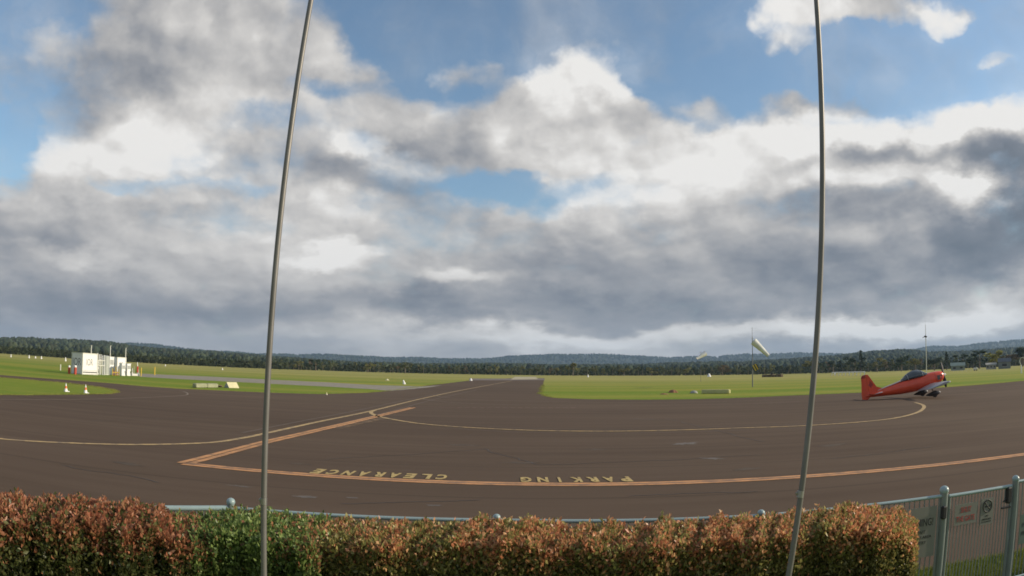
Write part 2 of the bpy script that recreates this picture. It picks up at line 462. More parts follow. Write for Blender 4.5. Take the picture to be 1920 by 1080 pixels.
def asphalt_mat(name='asphalt', base=(.108, .074, .051), light=(.142, .102, .073)):
    m = bpy.data.materials.new(name); m.use_nodes = True
    t = m.node_tree; b = t.nodes['Principled BSDF']; b.inputs['Roughness'].default_value = .9; b.inputs['Specular IOR Level'].default_value = .12
    g = t.nodes.new('ShaderNodeNewGeometry')
    def noise(scale, det=5, vec=(1, 1, 1), rough=.55, rot=0):
        mp = t.nodes.new('ShaderNodeMapping'); mp.inputs['Scale'].default_value = vec; mp.inputs['Rotation'].default_value = (0, 0, rot)
        t.links.new(g.outputs['Position'], mp.inputs[0])
        n = t.nodes.new('ShaderNodeTexNoise'); n.inputs['Scale'].default_value = scale; n.inputs['Detail'].default_value = det; n.inputs['Roughness'].default_value = rough
        t.links.new(mp.outputs[0], n.inputs['Vector']); return n.outputs['Fac']
    def ramp(f, s):
        r = t.nodes.new('ShaderNodeValToRGB'); t.links.new(f, r.inputs[0])
        while len(r.color_ramp.elements) < len(s): r.color_ramp.elements.new(.5)
        for e, (p, c) in zip(r.color_ramp.elements, s): e.position = p; e.color = (*c, 1)
        return r.outputs[0]
    def mixc(a, bb, f, mode='MIX'):
        x = t.nodes.new('ShaderNodeMix'); x.data_type = 'RGBA'; x.blend_type = mode
        if isinstance(f, float): x.inputs[0].default_value = f
        else: t.links.new(f, x.inputs[0])
        t.links.new(a, x.inputs[6]); t.links.new(bb, x.inputs[7]); return x.outputs[2]
    dk = tuple(v * .74 for v in base)
    c = ramp(noise(.16, 6, (.45, 1, 1)), [(.3, dk), (.52, base), (.75, light)])
    c = mixc(c, ramp(noise(.9, 5, (.18, 1, 1), .6, .25), [(.35, dk), (.65, light)]), .35)
    c = mixc(c, ramp(noise(70, 3, (1, 1, 1), .7), [(.3, tuple(v * .8 for v in base)), (.7, tuple(v * 1.25 for v in light))]), .25)
    # broad weathered areas and older, greyer repairs
    c = mixc(c, ramp(noise(.045, 5, (.6, 1.2, 1), .6, .3), [(.38, tuple(v * .80 for v in base)), (.5, base), (.66, (.150, .108, .072))]), .5)
    c = mixc(c, ramp(noise(.33, 7, (.12, 1.6, 1), .65, -.12), [(.40, dk), (.60, light)]), .30)
    # paving seams every few metres
    wv = t.nodes.new('ShaderNodeTexWave'); wv.wave_type = 'BANDS'; wv.bands_direction = 'Y'; wv.inputs['Scale'].default_value = .072
    wv.inputs['Distortion'].default_value = .25; wv.inputs['Detail'].default_value = 2; t.links.new(g.outputs['Position'], wv.inputs['Vector'])
    sm = ramp(wv.outputs['Fac'], [(.0, (1, 1, 1)), (.0025, (0, 0, 0))])
    sd2 = t.nodes.new('ShaderNodeRGB'); sd2.outputs[0].default_value = (.045, .034, .024, 1)
    m3 = t.nodes.new('ShaderNodeMath'); m3.operation = 'MULTIPLY'; t.links.new(sm, m3.inputs[0]); m3.inputs[1].default_value = .35
    c = mixc(c, sd2.outputs[0], m3.outputs[0])
    # a few scuffed pale patches
    sc_ = ramp(noise(.55, 6, (.3, 1.2, 1), .6, -.5), [(.66, (0, 0, 0)), (.78, (1, 1, 1))])
    pale = t.nodes.new('ShaderNodeRGB'); pale.outputs[0].default_value = (.17, .13, .095, 1)
    mm = t.nodes.new('ShaderNodeMath'); mm.operation = 'MULTIPLY'; t.links.new(sc_, mm.inputs[0]); mm.inputs[1].default_value = .45
    c = mixc(c, pale.outputs[0], mm.outputs[0])
    t.links.new(c, b.inputs['Base Color'])
    bp = t.nodes.new('ShaderNodeBump'); bp.inputs['Strength'].default_value = .35; bp.inputs['Distance'].default_value = .006
    t.links.new(noise(120, 3), bp.inputs['Height']); t.links.new(bp.outputs[0], b.inputs['Normal'])
    return m

def paint_mat(name, c, worn=(.14, .11, .095), amount=.5, scale=3.0):
    m = bpy.data.materials.new(name); m.use_nodes = True
    t = m.node_tree; b = t.nodes['Principled BSDF']; b.inputs['Roughness'].default_value = .75
    g = t.nodes.new('ShaderNodeNewGeometry'); n = t.nodes.new('ShaderNodeTexNoise'); n.inputs['Scale'].default_value = scale; n.inputs['Detail'].default_value = 8
    n.inputs['Roughness'].default_value = .7
    t.links.new(g.outputs['Position'], n.inputs['Vector'])
    r = t.nodes.new('ShaderNodeValToRGB'); t.links.new(n.outputs['Fac'], r.inputs[0])
    r.color_ramp.elements[0].position = .32 + .12 * amount; r.color_ramp.elements[1].position = .50 + .16 * amount
    r.color_ramp.elements[0].color = (*worn, 1); r.color_ramp.elements[1].color = (*c, 1)
    t.links.new(r.outputs[0], b.inputs['Base Color']); return m

M_GRASS = ground_mat()
M_ASPH = asphalt_mat()
M_PATH = mat('pale_gravel', (.26, .235, .185), .95, var=.2, vscale=.8)
M_YEL = paint_mat('yellow_paint', (.58, .40, .165), (.20,.15,.10), amount=.45)
M_YELF = paint_mat('faded_yellow_paint', (.27, .21, .135), amount=.6)
M_ORA = paint_mat('orange_paint', (.62, .30, .115), (.26,.15,.08), amount=.34, scale=2.2)
M_RED = paint_mat('faded_red_paint', (.34, .16, .12), amount=.6)
M_LETTER = paint_mat('lettering_paint', (.52, .38, .14), (.20, .145, .07), amount=.12, scale=6)

# ------------------------------------------------------------------ ground
S = 9400
b = MB(); b.add([(-S, -S, 0), (S, -S, 0), (S, S, 0), (-S, S, 0)], [(0, 1, 2, 3)])
tag(b.build('ground', M_GRASS), kind='structure')

def px_line(pl, z=0): return [G(x, y, z) for x, y in pl]
right_grass_near = [(1021, 709), (1018, 722), (1012, 738), (1022, 743), (1045, 746.5), (1100, 748.5), (1200, 749.5), (1300, 748.5), (1400, 745.5), (1500, 741), (1620, 736), (1700, 731), (1775, 726), (1850, 720.5), (1920, 714), (2040, 703)]
left_grass_near = [(960, 709), (885, 713), (800, 723), (745, 731), (690, 736.5), (600, 739), (500, 736), (420, 732.5), (338, 729), (260, 723.5), (200, 718), (160, 715), (100, 710.5), (0, 703), (-90, 695)]
left_branch_low = [(-90, 700), (0, 708), (60, 713), (120, 718), (175, 724.5), (213, 731), (218, 735), (205, 738.5), (160, 739.5), (120, 740), (0, 740.5), (-100, 738), (-300, 725)]
rg = rough_edge(px_line(right_grass_near), .12, 1.5)
lg = rough_edge(px_line(left_grass_near), .12, 1.5)
lb = rough_edge(px_line(left_branch_low), .12, 1.0)
near = [G(-300, 725) + Vector((-30, -4, 0)), Vector((-60, 6.8, 0))]
e1 = [Vector((x, 6.9 + 0.05 * math.sin(x * 1.3) + random.gauss(0, .04), 0)) for x in np.linspace(-40, 40, 80)]
tarmac = lb + near + e1 + [Vector((90, 6.9, 0)), G(2040, 703) + Vector((40, -4, 0))] + rg[::-1] + lg
sheet('tarmac', tarmac, .004, M_ASPH)
# pale gravel path to the fuel tanks
up = [(262, 700.5), (400, 706.5), (480, 710.5), (614, 717), (700, 722), (792, 724.5), (830, 722.5)]
lo = [(800, 727), (760, 730.5), (735, 733), (690, 729.5), (614, 725), (480, 718), (400, 714), (262, 706.5)]
sheet('gravel_path', rough_edge(px_line(up), .1, 2) + rough_edge(px_line(lo), .1, 2), .008, M_PATH)
# pale threshold of the runway across the end of the taxiway
M_SAND = mat('pale_seal', (.42, .37, .24), .95, var=.15, vscale=.3)
sheet('runway_threshold', rough_edge(px_line([(958, 711.5), (965, 706.5), (1005, 706.5), (1008, 711)]), .3, 4), .008, M_SAND)
# second strip of sealed surface: the runway itself, seen edge-on beyond the grass
M_RUN = mat('runway_seal', (.17, .14, .115), .9, var=.15, vscale=.1)
sheet('runway', [G(880, 709.6), G(1020, 709.6), G(1022, 712.4), G(880, 713.0)], .006, M_RUN)

# painted lines
ribbon('yellow_centre_line', spline(px_line([(-200, 797), (0, 823), (130, 831), (260, 834), (390, 830.5), (450, 822.5), (500, 812.5), (600, 790.5), (697, 770.5), (800, 745.5), (880, 729), (960, 714)]), 16), .23, M_YEL, .012)
ribbon('yellow_turn_line', spline(px_line([(703, 769.5), (696, 772.5), (699, 777), (720, 783.5), (800, 796), (960, 806), (1130, 809), (1300, 806), (1400, 802.5), (1500, 799), (1620, 791), (1680, 784), (1718, 774.5), (1732, 765.5), (1730, 759.5), (1716, 755)]), 16), .24, M_YEL, .016)
ribbon('faded_taxi_line', spline(px_line([(790, 747.5), (806, 750.5), (860, 755.5), (960, 759), (1200, 760), (1400, 757), (1500, 753)]), 8), .13, M_YELF, .012)
ribbon('faded_edge_line', spline(px_line([(816, 741.5), (830, 744.5), (880, 749), (1000, 752.5), (1200, 755), (1400, 752), (1600, 744), (1800, 732), (1920, 722)]), 8), .12, M_YELF, .012)
ribbon('faded_loop_line', spline(px_line([(318, 731.5), (343, 734), (352, 738.5), (340, 742), (260, 746), (150, 749), (0, 749)]), 10), .14, M_YELF, .012)
for k in range(4): pass
o1 = [G(346, 869.8), G(1100, 909), G(1920, 852.5)]
dirv = (o1[2] - o1[0]).normalized()
line1 = [o1[0], o1[1], o1[2], o1[2] + dirv * 12]
o2 = [G(346, 869.8), G(500, 829), G(774, 764.5)]
for nm, off in (('orange_parking_line', .13), ('orange_parking_line', -.13)):
    ribbon(nm, line1, .17, M_ORA, .012, off)
    ribbon(nm, [o2[0], o2[1], o2[2]], .20, M_ORA, .016, off * .95)
ribbon('orange_parking_line', line1, .11, paint_mat('thin_orange_paint', (.27, .14, .085), amount=.3), .010, 0)
for k in range(16):
    x0 = 857 + k * 14.2; y0 = 764.6
    ribbon('red_holding_dash', [G(x0, y0), G(x0 + 9, y0)], .20, M_RED, .012)
ribbon('red_holding_line', [G(780, 762), G(855, 764.4)], .08, M_RED, .012)

def lettering(word, pa, pb, depth, label, worn=None):
    """word runs from pa to pb along the ground; its tops point to the left of that direction"""
    u = (pb - pa); L = u.length; ang = math.atan2(u.y, u.x)
    root = empty('ground_lettering', (pa + pb) / 2 + Vector((0, 0, .014)), ang, label, 'ground marking')
    n = len(word); cell = L / (n - .4)
    for i, ch in enumerate(word):
        w = cell * (.16 if ch == 'I' else .66)
        o = text_mesh('letter', ch, worn or M_LETTER, w, depth, .002, root, bold=.045)
        o.location = (-L / 2 + cell * (i + .3), 0, 0)
        o.scale.z = 1
    return root
lettering('PARKING', G(1182, 899), G(977, 900.0), .72, 'yellow PARKING lettering painted upside down beside the orange line')
lettering('CLEARANCE', G(837, 895.5), G(588, 883.8), .72, 'yellow CLEARANCE lettering painted upside down beside the orange line')
M_LW = paint_mat('worn_lettering_paint', (.34, .22, .11), amount=.55)
lettering('PARKING', G(622, 803), G(664, 793.5), .9, 'worn lettering nearer the camera beside the diagonal orange line', M_LW)
lettering('CLEARANCE', G(668, 792.5), G(710, 784), .9, 'worn lettering at the far end beside the diagonal orange line', M_LW)

# oil marks and scuffs
M_SCUFF = mat('scuffed_asphalt', (.135, .115, .098), .9, var=.3, vscale=4)
def blotch(px, py, w, d_, rot, m=M_SCUFF, name='scuff_mark'):
    c = G(px, py); pts = []
    for i in range(26):
        a = 2 * PI * i / 26; r = 1 + random.gauss(0, .25)
        q = Vector((math.cos(a) * w * r, math.sin(a) * d_ * r, 0)); q.rotate(Matrix.Rotation(rot, 3, 'Z')); pts.append(c + q)
    sheet(name, pts, .0075, m)

M_TYRE = paint_mat('tyre_rubber_mark', (.070, .050, .034), (.112, .074, .044), amount=.9, scale=1.2)
def off_line(pl, off):
    out = []
    for i, p in enumerate(pl):
        t = (pl[min(i + 1, len(pl) - 1)] - pl[max(i - 1, 0)]).normalized(); out.append(p + Vector((-t.y, t.x, 0)) * off)
    return out
trk = spline(px_line([(500, 815), (600, 792.5), (697, 771.5), (800, 747), (880, 731)]), 10)
trk2 = spline(px_line([(860, 800), (960, 806), (1130, 809), (1300, 806), (1400, 802.5), (1500, 799), (1620, 791)]), 10)
for q in (-.95, .95): ribbon('tyre_mark', off_line(trk, q), .16, M_TYRE, .0085); ribbon('tyre_mark', off_line(trk2, q), .14, M_TYRE, .0085)
M_CRACK = mat('bitumen_crack_seal', (.050, .037, .026), .6)
for a_, b_ in (((610, 862), (905, 842)), ((1010, 872), (1420, 852)), ((120, 872), (300, 905)), ((1180, 930), (1420, 921)), ((640, 945), (900, 938)), ((1560, 860), (1750, 838)), ((905, 842), (1010, 872)), ((1250, 785), (1430, 829)), ((150, 790), (420, 781))):
    A_, B_ = G(*a_), G(*b_); n_ = 22; L_ = (B_ - A_).length; nv = Vector((-(B_ - A_).y, (B_ - A_).x, 0)).normalized(); w_ = 0; cp_ = []
    for i in range(n_ + 1):
        w_ = w_ * .8 + random.gauss(0, .05); cp_.append(A_.lerp(B_, i / n_) + nv * w_ * min(1, L_ / 4))
    ribbon('sealed_crack', cp_, .035, M_CRACK, .009)
M_OIL = mat('oil_stained_asphalt', (.078, .053, .034), .92, var=.2, vscale=3)
for px_, py_, w_, d_ in ((980, 868, .5, .22), (1120, 843, .35, .2), (870, 835, .6, .2), (1400, 880, .4, .16), (240, 870, .45, .15), (1560, 835, .6, .25), (1210, 786, .9, .3), (560, 870, .35, .1)):
    blotch(px_, py_, w_, d_, random.uniform(-.5, .5), M_OIL, 'oil_stain')

# ------------------------------------------------------------------ hills
def prof(pl):
    pts = [azel(x, y) for x, y in pl]
    pts.sort(); A = np.array([p[0] for p in pts]); E_ = np.array([p[1] for p in pts]); return A, E_
FAR = prof([(0, 641), (120, 645), (250, 650), (300, 651), (380, 658.5), (480, 664), (600, 668.5), (700, 672), (800, 674), (900, 674), (960, 671.5), (1050, 668), (1100, 666.5), (1150, 667.5), (1250, 671), (1340, 672.5), (1400, 667), (1500, 663), (1600, 663), (1680, 660), (1720, 655), (1750, 650), (1790, 650.5), (1820, 648), (1850, 643.5), (1920, 637.5)])
MID = prof([(0, 637), (60, 637), (100, 640), (200, 645), (250, 652), (300, 656), (340, 658), (420, 665), (480, 670), (600, 679), (800, 684), (960, 685), (1200, 684), (1400, 679), (1500, 674), (1560, 669), (1640, 662), (1700, 660), (1760, 663), (1850, 658), (1920, 652)])
def fbm1(x, seed, octs=5, f0=3.0):
    r = np.random.default_rng(seed); y = np.zeros_like(x); a = 1.0; f = f0
    for _ in range(octs):
        y += a * np.sin(x * f + r.uniform(0, 6.28)) * np.sin(x * f * 1.37 + r.uniform(0, 6.28)); a *= .55; f *= 2.1
    return y
def ridge(name, pf, d0, d1, dpk, m, seed, rough_m, tree_n, tree_h, drop=0.0):
    na, nd = 420, 26
    A = np.linspace(-1.25, 1.25, na)
    E_ = np.interp(A, pf[0], pf[1]) - drop
    E_ += fbm1(A, seed, 5, 9) * rough_m / dpk
    D = np.linspace(d0, d1, nd)
    hp = CAM_H + dpk * np.tan(E_)
    V = []
    r = np.random.default_rng(seed + 1)
    def shape(dd):
        t = np.where(dd < dpk, (dd - d0) / (dpk - d0), 1 - (dd - dpk) / (d1 - dpk) * .9)
        return np.clip(t, 0, 1) ** 1.15
    def height(a, dd):
        h = np.interp(a, A, hp); s_ = shape(dd)
        wob = (np.sin(a * 23 + dd * .004 + seed) * np.sin(dd * .0031 + a * 9)) * .10 * s_ * (1 - s_) * 4
        return -1.0 + (h + 1.0) * np.clip(s_ + wob, 0, 1)
    for dd in D:
        h = height(A, np.full_like(A, dd)); V.append(np.stack([np.sin(A) * dd, np.cos(A) * dd, h], 1))
    V = np.concatenate(V)
    i, j = np.meshgrid(np.arange(nd - 1), np.arange(na - 1), indexing='ij'); i = i.ravel(); j = j.ravel()
    Fq = np.stack([i * na + j, (i + 1) * na + j, (i + 1) * na + j + 1, i * na + j + 1], 1)[:, ::-1]
    o = arr_obj(name, V, Fq, m, smooth=True); tag(o, kind='structure')
    # forest cover: one mesh of small crowns
    a = r.uniform(-.95, .95, tree_n); dd = d0 + (dpk * 1.02 - d0) * np.sqrt(r.uniform(.02, 1, tree_n))
    # a denser line of crowns on the crest
    k = tree_n // 4; dd[:k] = dpk * r.uniform(.985, 1.015, k)
    z = height(a, dd)
    C = np.stack([np.sin(a) * dd, np.cos(a) * dd, z], 1)
    hgt = tree_h * r.uniform(.55, 1.25, tree_n); wid = hgt * r.uniform(.35, .6, tree_n)
    nseg = 5; rings = [(.1, .75), (.55, 1.0), (.85, .6)]
    Vt = []; 
    for zz, rr in rings:
        for s_ in range(nseg):
            th = 2 * PI * s_ / nseg + r.uniform(0, 1, tree_n)
            rad = wid * rr * r.uniform(.7, 1.25, tree_n)
            Vt.append(C + np.stack([np.cos(th) * rad, np.sin(th) * rad, hgt * zz * r.uniform(.9, 1.1, tree_n)], 1))
    Vt.append(C + np.stack([np.zeros(tree_n), np.zeros(tree_n), hgt * 1.05], 1))
    Vt = np.stack(Vt, 1).reshape(-1, 3); per = nseg * 3 + 1
    fs = []
    for q in range(2):
        for s_ in range(nseg):
            a0 = q * nseg + s_; a1 = q * nseg + (s_ + 1) % nseg
            fs += [(a0, a1, a1 + nseg), (a0, a1 + nseg, a0 + nseg)]
    for s_ in range(nseg): fs.append((2 * nseg + s_, 2 * nseg + (s_ + 1) % nseg, 3 * nseg))
    fs = np.array(fs); FF = (fs[None] + (np.arange(tree_n) * per)[:, None, None]).reshape(-1, 3)
    cbase = np.array([.046, .064, .036]) * r.uniform(.55, 1.5, (tree_n, 1)) * np.array([1, 1, 1]) + r.uniform(0, .02, (tree_n, 1)) * np.array([1.2, .9, .3])
    cc = np.repeat(cbase, len(fs), 0)
    f = arr_obj('forest', Vt, FF, M_LEAF, colours=cc); tag(f, kind='stuff')
    return o
M_LEAF = attr_mat('foliage', .8, .15, .1)
M_HILL = mat('forest_floor', (.035, .048, .024), .95, var=.35, vscale=.01)
ridge('far_hills', FAR, 4200, 8600, 7000, M_HILL, 3, 14, 14000, 18)
ridge('hills', MID, 1200, 4000, 2600, M_HILL, 11, 4, 16000, 15, drop=.0035)

# ------------------------------------------------------------------ trees
def leaf_quads(C, size, r, flat=0.0):
    """a small bent leaf clump at each centre"""
    n = len(C)
    u = r.normal(size=(n, 3)); u /= np.linalg.norm(u, axis=1)[:, None]
    w = r.normal(size=(n, 3)); w -= (w * u).sum(1)[:, None] * u; w /= np.linalg.norm(w, axis=1)[:, None]
    s_ = (size * r.uniform(.6, 1.3, n))[:, None]
    V = np.stack([C - u * s_, C - w * s_ * .7, C + u * s_, C + w * s_ * .7], 1).reshape(-1, 3)
    return V, np.arange(4 * n).reshape(-1, 4)

def crown_euc(seed, H=13.0, W=8.0, n=330):
    r = np.random.default_rng(seed); nb = r.integers(6, 10)
    bc = np.stack([r.normal(0, W * .22, nb), r.normal(0, W * .22, nb), r.uniform(H * .32, H * .86, nb)], 1)
    br = r.uniform(.16, .30, nb) * W * (1.1 - .4 * (bc[:, 2] / H))
    k = r.integers(0, nb, n); dv = r.normal(size=(n, 3)); dv /= np.linalg.norm(dv, axis=1)[:, None]
    C = bc[k] + dv * (br[k] * r.uniform(.55, 1.05, n))[:, None] * np.array([1, 1, .85])
    V, Fq = leaf_quads(C, W * .075, r)
    tone = (.75 + .5 * r.uniform(0, 1, nb))[k] * r.uniform(.8, 1.2, n)
    return V, Fq, tone
def crown_pine(seed, H=17.0, W=4.6, n=300):
    r = np.random.default_rng(seed)
    t = r.uniform(.16, 1.0, n) ** .9; rad = W * .5 * (1.05 - t) ** .75 * (.75 + .25 * np.sin(t * 40)) * np.sqrt(r.uniform(.2, 1, n)); th = r.uniform(0, 2 * PI, n)
    C = np.stack([np.cos(th) * rad, np.sin(th) * rad, H * t], 1)
    V, Fq = leaf_quads(C, W * .095, r); tone = r.uniform(.7, 1.25, n)
    return V, Fq, tone
TONE = {'euc': (.135, .150, .080), 'olive': (.19, .185, .075), 'pine': (.058, .086, .046), 'dark': (.056, .078, .048), 'brown': (.17, .135, .085), 'yellow': (.23, .225, .06)}
M_BARK = mat('bark', (.17, .14, .11), .9, var=.3, vscale=2)
M_BARKD = mat('dark_bark', (.09, .07, .055), .9, var=.3, vscale=2)
crowns = {}
def crown_mesh(kind, tone, v):
    key = (kind, tone, v)
    if key not in crowns:
        V, Fq, t = (crown_euc if kind == 'euc' else crown_pine)(100 + v)
        c = np.array(TONE[tone])[None] * t[:, None]
        o = arr_obj('crown', V, Fq, M_LEAF, colours=c); me = o.data; bpy.data.objects.remove(o); crowns[key] = me
    return crowns[key]
trunks = {}
def trunk_mesh(kind):
    if kind not in trunks:
        mb = MB()
        if kind == 'euc':
            mb.tube((0, 0, -.2), (.2, .1, 5), .32, .22, 7); mb.tube((.2, .1, 5), (1.4, .2, 9), .18, .07, 6); mb.tube((.2, .1, 5), (-1.3, -.3, 8.5), .16, .06, 6); mb.tube((.2, .1, 5), (.1, .4, 11), .17, .05, 6)
            o = mb.build('trunk', M_BARK)
        else:
            mb.tube((0, 0, -.2), (0, 0, 16), .24, .05, 7); o = mb.build('trunk', M_BARKD)
        trunks[kind] = o.data; bpy.data.objects.remove(o)
    return trunks[kind]
def tree(name, loc, kind, tone, v, s, label, group=None, sx=1.0):
    root = empty(name, loc, random.uniform(0, 6.28), label, 'tree', group)
    root.scale = (s * sx, s * sx, s)
    for nm, me in (('crown', crown_mesh(kind, tone, v)), ('trunk', trunk_mesh(kind))):
        o = bpy.data.objects.new(nm, me); col.objects.link(o); o.parent = root
    return root

# the front row of the wood on the far side of the airfield, tree by tree
def lerp_tab(tab, x):
    return float(np.interp(x, [t[0] for t in tab], [t[1] for t in tab]))
TOP = [(0, 646), (130, 655), (260, 661), (400, 668), (500, 672), (620, 676), (800, 682), (960, 685), (1100, 686), (1250, 686), (1400, 684), (1500, 681), (1600, 676), (1700, 673), (1800, 668), (1920, 664)]
BASE = [(0, 661), (130, 669), (500, 692), (750, 701), (960, 704), (1100, 705), (1270, 703), (1400, 702), (1560, 698), (1750, 692), (1920, 684)]
REGION = [(133, 'in the far row left of the fuel tanks'), (268, 'in the far row behind the fuel tanks'), (520, 'in the far row between fuel tanks and left rod'),
          (740, 'in the far row just right of the left rod'), (1015, 'in the far row beyond the end of the taxiway'), (1300, 'in the far row between taxiway and left windsock'),
          (1420, 'in the far row between the two windsocks'), (1530, 'in the far row between tall windsock and right rod'), (1735, 'in the far row behind the red aeroplane'), (9999, 'in the far row right of the antenna mast')]
xs = np.linspace(-40, 1960, 232)
for i, x in enumerate(xs):
    x = x + random.uniform(-4, 4); D_ = random.uniform(640, 720) if x > 520 else random.uniform(560, 640)
    top = lerp_tab(TOP, x) + random.uniform(-2.5, 4.0)
    hgt = CAM_H + D_ * math.tan(azel(x, top)[1])
    where = next(w for lim, w in REGION if x < lim)
    if x < 520 or (x > 520 and random.random() < .12):
        tn = 'pine' if random.random() < .8 else 'dark'
        tree('pine_tree', foot(x, D_), 'pine', tn, i % 5, hgt / 17.0,
             ('slender green pine ' if tn == 'pine' else 'blackish slender pine ') + where, 'pines along the far side of the airfield, ' + where)
    else:
        tn = random.choices(['euc', 'olive', 'dark', 'brown'], [6, 2, 2, .5])[0]
        tree('gum_tree', foot(x, D_), 'euc', tn, i % 6, hgt / 12.8,
             {'euc': 'grey-green gum tree ', 'olive': 'olive-yellow gum tree ', 'dark': 'dark green gum tree ', 'brown': 'brownish gum tree '}[tn] + where,
             'gum trees along the far side of the airfield, ' + where, sx=random.uniform(.8, 1.15))

def joined_trees(n, x0, x1, d0, d1, kind, tone, topoff, seed, name='wood'):
    r = np.random.default_rng(seed); Vs = []; Fs = []; Cs = []; o_ = 0
    base = [(crown_euc if kind == 'euc' else crown_pine)(300 + q, n=130) for q in range(5)]
    H0 = 12.8 if kind == 'euc' else 17.0
    for i in range(n):
        x = r.uniform(x0, x1); dd = r.uniform(d0, d1); top = lerp_tab(TOP, x) + topoff + r.uniform(-3, 4)
        h = CAM_H + dd * math.tan(azel(x, top)[1]); s_ = max(.4, h / H0); p = foot(x, dd)
        V, Fq, t = base[i % 5]; a = r.uniform(0, 6.28); ca, sa = math.cos(a), math.sin(a)
        W_ = V * s_; W_ = np.stack([W_[:, 0] * ca - W_[:, 1] * sa + p.x, W_[:, 0] * sa + W_[:, 1] * ca + p.y, W_[:, 2]], 1)
        Vs.append(W_); Fs.append(Fq + o_); o_ += len(V); Cs.append(np.array(TONE[tone])[None] * (t * r.uniform(.6, 1.3))[:, None])
    return tag(arr_obj(name, np.concatenate(Vs), np.concatenate(Fs), M_LEAF, colours=np.concatenate(Cs)), kind='stuff')
joined_trees(520, -120, 560, 650, 900, 'pine', 'dark', 1, 41, 'pine_wood')
joined_trees(420, 520, 2050, 730, 1000, 'euc', 'dark', 1, 42, 'gum_wood')
# undergrowth closing the foot of the wood
r = np.random.default_rng(5); n = 26000
xx = r.uniform(-120, 2050, n); aa = np.interp(xx, np.linspace(-120, 2050, 40), [azel(q, 690)[0] for q in np.linspace(-120, 2050, 40)])
dd = np.where(xx < 540, r.uniform(600, 760, n), r.uniform(690, 840, n)); zz = r.uniform(.2, 6.0, n) ** 1.0
V, Fq = leaf_quads(np.stack([np.sin(aa) * dd, np.cos(aa) * dd, zz], 1), 1.5, r)
tag(arr_obj('undergrowth', V, Fq, M_LEAF, colours=np.array([.055, .066, .036])[None] * r.uniform(.5, 1.3, (n, 1))), kind='stuff')

# trees one can tell apart
SPECIAL = [
    (1075, 679, 21, 'euc', 'olive', 'olive gum tree standing out above the wood right of the taxiway'),
    (1170, 686, 20, 'euc', 'olive', 'pale olive tree in front of the wood, right of the taxiway end'),
    (1222, 688, 20, 'euc', 'olive', 'low olive tree between taxiway and the left windsock'),
    (1355, 682, 30, 'euc', 'brown', 'brownish broad tree behind the grass left of the tall windsock'),
    (1285, 689, 18, 'euc', 'olive', 'small olive tree just left of the left windsock'),
    (1525, 672, 30, 'euc', 'olive', 'tall olive tree just left of the right steel rod'),
    (1562, 676, 34, 'euc', 'dark', 'dark rounded tree behind the white rail barrier'),
    (1614, 657, 26, 'pine', 'dark', 'tall dark spiky pine rising above the aeroplane tail'),
    (1602, 668, 32, 'euc', 'dark', 'dark broad tree left of the spiky pine above the aeroplane tail'),
    (1645, 668, 34, 'euc', 'olive', 'olive tree above the aeroplane fuselage, right of the spiky pine'),
    (1690, 664, 36, 'euc', 'dark', 'dense dark tree above the aeroplane canopy'),
    (1716, 668, 32, 'euc', 'olive', 'olive tree just left of the antenna mast'),
    (1775, 660, 36, 'pine', 'dark', 'dark tall conifer left of the white-gabled house'),
    (1752, 664, 34, 'euc', 'dark', 'dark broad tree just right of the antenna mast'),
    (1808, 662, 32, 'euc', 'dark', 'dark tree behind the white-gabled house'),
    (1836, 654, 42, 'euc', 'dark', 'large blackish tree right of the white-gabled house'),
    (1866, 655, 44, 'euc', 'yellow', 'large yellow-green tree behind the long pale shed'),
    (1893, 660, 38, 'euc', 'brown', 'brownish tree behind the grey shed'),
    (1918, 650, 40, 'euc', 'dark', 'dark tall tree at the right edge of the wood'),
    (760, 674, 26, 'euc', 'euc', 'grey-green gum tree standing out above the wood left of the taxiway'),
    (592, 672, 26, 'euc', 'dark', 'dark dense gum tree right of the left steel rod'),
    (560, 676, 28, 'euc', 'olive', 'olive gum tree close right of the left steel rod'),
    (690, 679, 24, 'euc', 'olive', 'pale olive gum tree left of the pale marker on the grass'),
]
for k, (px, top, wpx, kind, tone, lab) in enumerate(SPECIAL):
    D_ = 600 if px < 1700 else 520
    if px < 520: D_ = 500
    h = CAM_H + D_ * math.tan(azel(px, top)[1])
    s_ = h / (12.8 if kind == 'euc' else 17.0)
    W_ = (7.2 if kind == 'euc' else 4.6) * s_
    tree('gum_tree' if kind == 'euc' else 'pine_tree', foot(px, D_), kind, tone, k % 6, s_, lab, sx=max(.7, min(1.9, wpx / F * D_ / W_)))

#@@PART2@@
# ------------------------------------------------------------------ hard materials
M_WHITE = mat('white_paint', (.80, .80, .80), .45, var=.06, vscale=3)
M_OFFW = mat('weathered_white_paint', (.62, .62, .56), .6, var=.12, vscale=4)
M_GREY = mat('grey_paint', (.36, .38, .37), .5, var=.08, vscale=4)
M_STEEL = mat('galvanised_steel', (.34, .345, .35), .42, metal=.85, var=.12, vscale=9)
M_DARK = mat('black_rubber', (.02, .02, .022), .6)
M_BLACKP = mat('black_paint', (.03, .03, .035), .5)
M_REDP = mat('red_paint', (.48, .07, .04), .4, var=.1, vscale=3)
M_YELP = mat('safety_yellow_paint', (.62, .44, .05), .5, var=.1, vscale=3)
M_ORC = mat('orange_plastic', (.75, .20, .06), .5)
M_FENCE = mat('pale_blue_green_powdercoat', (.28, .38, .39), .35, var=.08, vscale=6, spec=.6)
M_FENCED = mat('grey_green_powdercoat', (.19, .225, .21), .45, var=.08, vscale=6)
M_CREAM = mat('cream_paint', (.66, .62, .38), .7, var=.1, vscale=2)
M_SIGNW = mat('sign_white', (.20, .20, .17), .6, var=.05)
M_SIGNR = mat('sign_red', (.40, .05, .045), .6)
M_SIGNK = mat('sign_black', (.03, .03, .03), .6)

